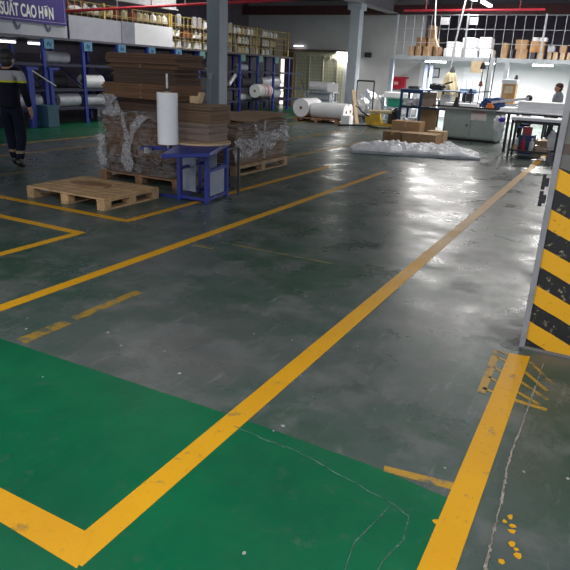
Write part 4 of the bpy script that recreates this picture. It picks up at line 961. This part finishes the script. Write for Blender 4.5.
p = A(474, 80, YB); ob('wall_sheet', B().box(p.x-.45, p.x+.35, YB-.02, YB, p.z-.6, p.z+.5), mat('pale_paper', (.74, .75, .80), .6, var=.03), label='large pale sheet fixed on the back wall behind the machine', cat='paper')
p = A(490, 96, 18.6)
# draped machine
tb = root('sewing_table', (-4.8, 21.0, 0), 'grey sewing table behind the machine cabinet', 'table')
ob('top', B().box(-5.55, -3.95, 20.6, 21.4, .86, .9), grey_l, tb)
for x in (-5.5, -4.0):
    for y in (20.65, 21.35): ob('leg', B().box(x-.03, x+.03, y-.03, y+.03, 0, .86), steel_d, tb)
dx = A(449.5, 90, 21).x
r = root('draped_machine', (dx, 21.0, .901), 'machine head draped in cream cloth on the grey sewing table', 'machine')
def drape(u, v):
    a = 2*PI*u; f = max(0, 1-v)
    prof = [(0, .30), (.25, .31), (.45, .27), (.62, .21), (.8, .18), (.93, .13), (1, .01)]
    for (v0, r0), (v1, r1) in zip(prof, prof[1:]):
        if v <= v1: rad = r0+(r1-r0)*(v-v0)/(v1-v0); break
    rad *= 1+.13*math.sin(a*5+v*4)*(1-v*.5)+.06*math.sin(a*11+v*9)
    c, sn = math.cos(a), math.sin(a); sq = (abs(c)**3+abs(sn)**3)**(-1/3)
    return (dx-.05*(1-v)+rad*c*sq, 21.0+.75*rad*sn*sq, .93+.06*math.sin(a*3)*(v < .05)+.88*v)
ob('cloth_cover', B().grid(drape, 60, 24), cream, r, smooth=True); ob('base', B().box(dx-.22, dx+.2, 20.86, 21.14, .901, .96), steel_d, r)
ob('finial', B().cyl((dx+.02, 21, 1.78), (dx+.02, 21, 1.95), .10, .03), steel_d, r, smooth=True); ob('arm', B().bar((dx-.1, 20.74, 1.40), (dx+.14, 20.72, 1.48), .05).bar((dx-.11, 20.74, 1.42), (dx-.14, 20.74, 1.05), .05), steel_d, r)
bx = A(468.5, 94, 20.9).x
ob('light_blue_box', B().box(bx-.27, bx+.27, 20.75, 21.05, 1.14, 1.30), lightblue, label='light blue plastic box raised on the grey sewing table', cat='box', bev=.02)
ob('box_riser', B().box(bx-.17, bx+.17, 20.8, 21.0, .901, 1.138), dgrey, label='dark block under the light blue box', cat='box')
for q, l in ((-.1, 'thin white bottle left on the light blue box'), (.09, 'thin white bottle right on the light blue box')): ob('white_bottle', B().cyl((bx+q, 20.9, 1.302), (bx+q, 20.9, 1.55), .03, .02), whitep, label=l, cat='bottle', smooth=True)
# second machine with wooden box
tb = root('sewing_table', (-3.0, 20.2, 0), 'white sewing table carrying the wooden box machine', 'table')
ob('top', B().box(-3.8, -1.9, 19.9, 20.7, .86, .9), whitep, tb)
for x in (-3.65, -1.95):
    for y in (19.95, 20.65): ob('leg', B().box(x-.03, x+.03, y-.03, y+.03, 0, .86), steel_d, tb)
p = A(509, 96, 20.2)
r = root('wooden_machine', (p.x, 20.2, .901), 'orange wooden box with white top behind the white tables', 'machine')
ob('box', B().box(p.x-.2, p.x+.18, 20.05, 20.4, .901, 1.5), mat('orange_wood', (.55, .32, .13), .6), r, bev=.01); ob('window', B().box(p.x-.13, p.x+.1, 20.03, 20.05, 1.24, 1.44), mat('pale_cream', (.72, .6, .42), .6), r); ob('top', B().box(p.x-.24, p.x+.2, 20.02, 20.42, 1.5, 1.63), whitep, r, bev=.02); ob('finial', B().cyl((p.x+.13, 20.2, 1.63), (p.x+.13, 20.2, 1.76), .06, .03), steel_d, r)
# ------------------------------------------------------------------ front tables
r = root('steel_table', (-1.6, 14.7, 0), 'low black steel frame bench with white top in front of the tables', 'bench')
ob('top', B().box(-2.08, -1.05, 14.3, 14.95, .80, .86), whitep, r, bev=.008)
for x in (-2.04, -1.1):
    for y in (14.34, 14.9): ob('leg', B().box(x-.022, x+.022, y-.022, y+.022, 0, .80), steel_d, r)
rb = B()
for zz in (.14, .74):
    rb = B(); rb.box(-2.04, -1.1, 14.33, 14.35, zz, zz+.035).box(-2.04, -1.1, 14.89, 14.91, zz, zz+.035).box(-2.05, -2.03, 14.34, 14.9, zz, zz+.035).box(-1.11, -1.09, 14.34, 14.9, zz, zz+.035)
    ob('rail', rb, steel_d, r)
ob('lower_shelf', B().box(-2.03, -1.12, 14.36, 14.88, .135, .142), mat('wire_shelf', (.3, .3, .3), .5, alpha=.5), r)
r = root('work_table', (-1.9, 16.0, 0), 'wide white work table behind the black bench', 'table')
ob('top', B().box(-2.58, -.9, 15.35, 16.9, .86, .93), whitep, r, bev=.006)
for x in (-2.30, -.96):
    for y in (15.4, 16.84): ob('leg', B().box(x-.03, x+.03, y-.03, y+.03, 0, .86), steel_d, r)
ob('edge', B().box(-2.58, -.9, 15.34, 15.352, .86, .90), steel_d, r)
def sheets(x0, x1, y0, y1, z0, n, t, label, m=whitep):
    b = B()
    for i in range(n):
        dx = random.uniform(-.015, .015); b.box(x0+dx, x1+dx, y0+random.uniform(-.01, .01), y1, z0+i*t+.0005, z0+(i+1)*t-.002)
    ob('sheet_pile', b, m, label=label, cat='paper')
sheets(-2.15, -1.15, 15.5, 16.4, .931, 9, .025, 'tall pile of white sheets on the wide work table')
sheets(-2.55, -2.22, 15.5, 16.1, .931, 3, .02, 'thin white sheet pile at the left of the wide work table')
bag((-2.46, 15.24, .46), (.14, .07, .20), 'white plastic bag hanging from the left edge of the wide work table', whitep, 31)
ob('violet_scoop', B().ball((-2.40, 15.13, .74), .07, (1.1, .5, .8)), violet, label='violet plastic piece at the front of the white hanging bag', cat='plastic', smooth=True)
ob('blue_bin', B().box(-1.98, -1.66, 15.3, 15.75, 0, .42), mat('navy_bin', (.02, .04, .12), .5), label='dark blue bin under the wide work table', cat='bin', bev=.02)
bag((-1.25, 15.7, 0), (.17, .17, .30), 'white sack under the right of the wide work table', whitep, 32, 'white_sack')
box(-1.7, -1.5, 15.35, 15.6, 0, .2, 'small brown box under the work table beside the navy bin', carton_d); ob('red_bottle', B().cyl((-1.80, 14.7, .144), (-1.80, 14.7, .34), .05).cyl((-1.80, 14.7, .34), (-1.80, 14.7, .42), .02), red2, label='red bottle on the lower shelf of the black bench', cat='bottle', smooth=True)
ob('white_bottle', B().cyl((-1.62, 14.7, .144), (-1.62, 14.7, .34), .05).cyl((-1.62, 14.7, .34), (-1.62, 14.7, .42), .02), whitep, label='white bottle on the lower shelf of the black bench', cat='bottle', smooth=True)
ob('tan_bundle', B().box(-1.95, -1.45, 14.45, 14.8, .143, .19), carton_l, label='flat tan bundle on the lower shelf of the black bench', cat='box') if False else None
box(-1.98, -1.9, 14.5, 14.7, .143, .12, 'slim tan box standing on the lower shelf of the black bench', carton_l, tp=False); box(-1.5, -1.22, 14.45, 14.8, .143, .09, 'flat pinkish carton on the lower shelf of the black bench', mat('pinkish_card', (.45, .33, .26), .8), tp=False)
ob('red_white_pack', B().box(-1.95, -1.75, 15.45, 15.6, .425, .60), mat('red_pack', (.5, .08, .08), .5), label='small red pack on top of the navy bin under the work table', cat='box', bev=.01)
box(-2.1, -1.2, 16.2, 16.8, 0, .25, 'long pale carton at the back under the work table', carton_l)
# seated workers
SIT = dict(pelvis=(0, 0, .52), waist=(0, .03, .70), chest=(0, .08, .88), neck=(0, .12, 1.07), head=(0, .16, 1.19), shR=(.18, .08, 1.0), elR=(.24, .18, .78), wrR=(.15, .40, .80), shL=(-.18, .08, 1.0), elL=(-.24, .18, .78), wrL=(-.15, .40, .80),
           hipR=(.09, .02, .50), knR=(.12, .42, .48), anR=(.12, .40, .09), hipL=(-.09, .02, .50), knL=(-.12, .42, .48), anL=(-.12, .40, .09))
def stool(x, y, label):
    r = root('stool', (x, y, 0), label, 'stool'); ob('seat', B().cyl((x, y, .34), (x, y, .38), .17, n=20), mat('blue_stool', (.05, .1, .3), .5), r)
    for a in range(4): ob('leg', B().cyl((x+.13*math.cos(a*PI/2+.78), y+.13*math.sin(a*PI/2+.78), 0), (x+.1*math.cos(a*PI/2+.78), y+.1*math.sin(a*PI/2+.78), .34), .015), steel_d, r)
p = A(562, 92, 18.2)
person((p.x-.06, 18.2, .0), 1.9, 'person in grey shirt standing behind the white tables beside the striped column', STAND, grey_c, navy, black, mat('dark_brown_hair', (.05, .025, .018), .6), None, .93)
p = A(529, 98, 18.9)
person((p.x, 19.0, 0), .2, 'person with black hair bent low behind the pile of white sheets', SIT, whitep, navy, black, hairm, None, .93); stool(p.x, 19.0, 'stool under the black-haired person behind the sheets')

# ------------------------------------------------------------------ light and camera
w = bpy.data.worlds.new('World'); sc.world = w; w.use_nodes = True
bg = w.node_tree.nodes['Background']; bg.inputs[0].default_value = (.83, .90, 1.0, 1); bg.inputs[1].default_value = 1.0
cam = bpy.data.cameras.new('Camera'); co = bpy.data.objects.new('Camera', cam); COL.objects.link(co)
cam.sensor_width = 36; cam.lens = 36*FPX/570; cam.clip_start = .05; cam.clip_end = 200
M = Matrix((rt, up, -fw)).transposed().to_4x4(); M.translation = EYE; co.matrix_world = M
sc.camera = co
vs = sc.view_settings; vs.view_transform = 'Standard'; vs.look = 'None'; vs.exposure = 0; vs.gamma = 1; vs.use_curve_mapping = False
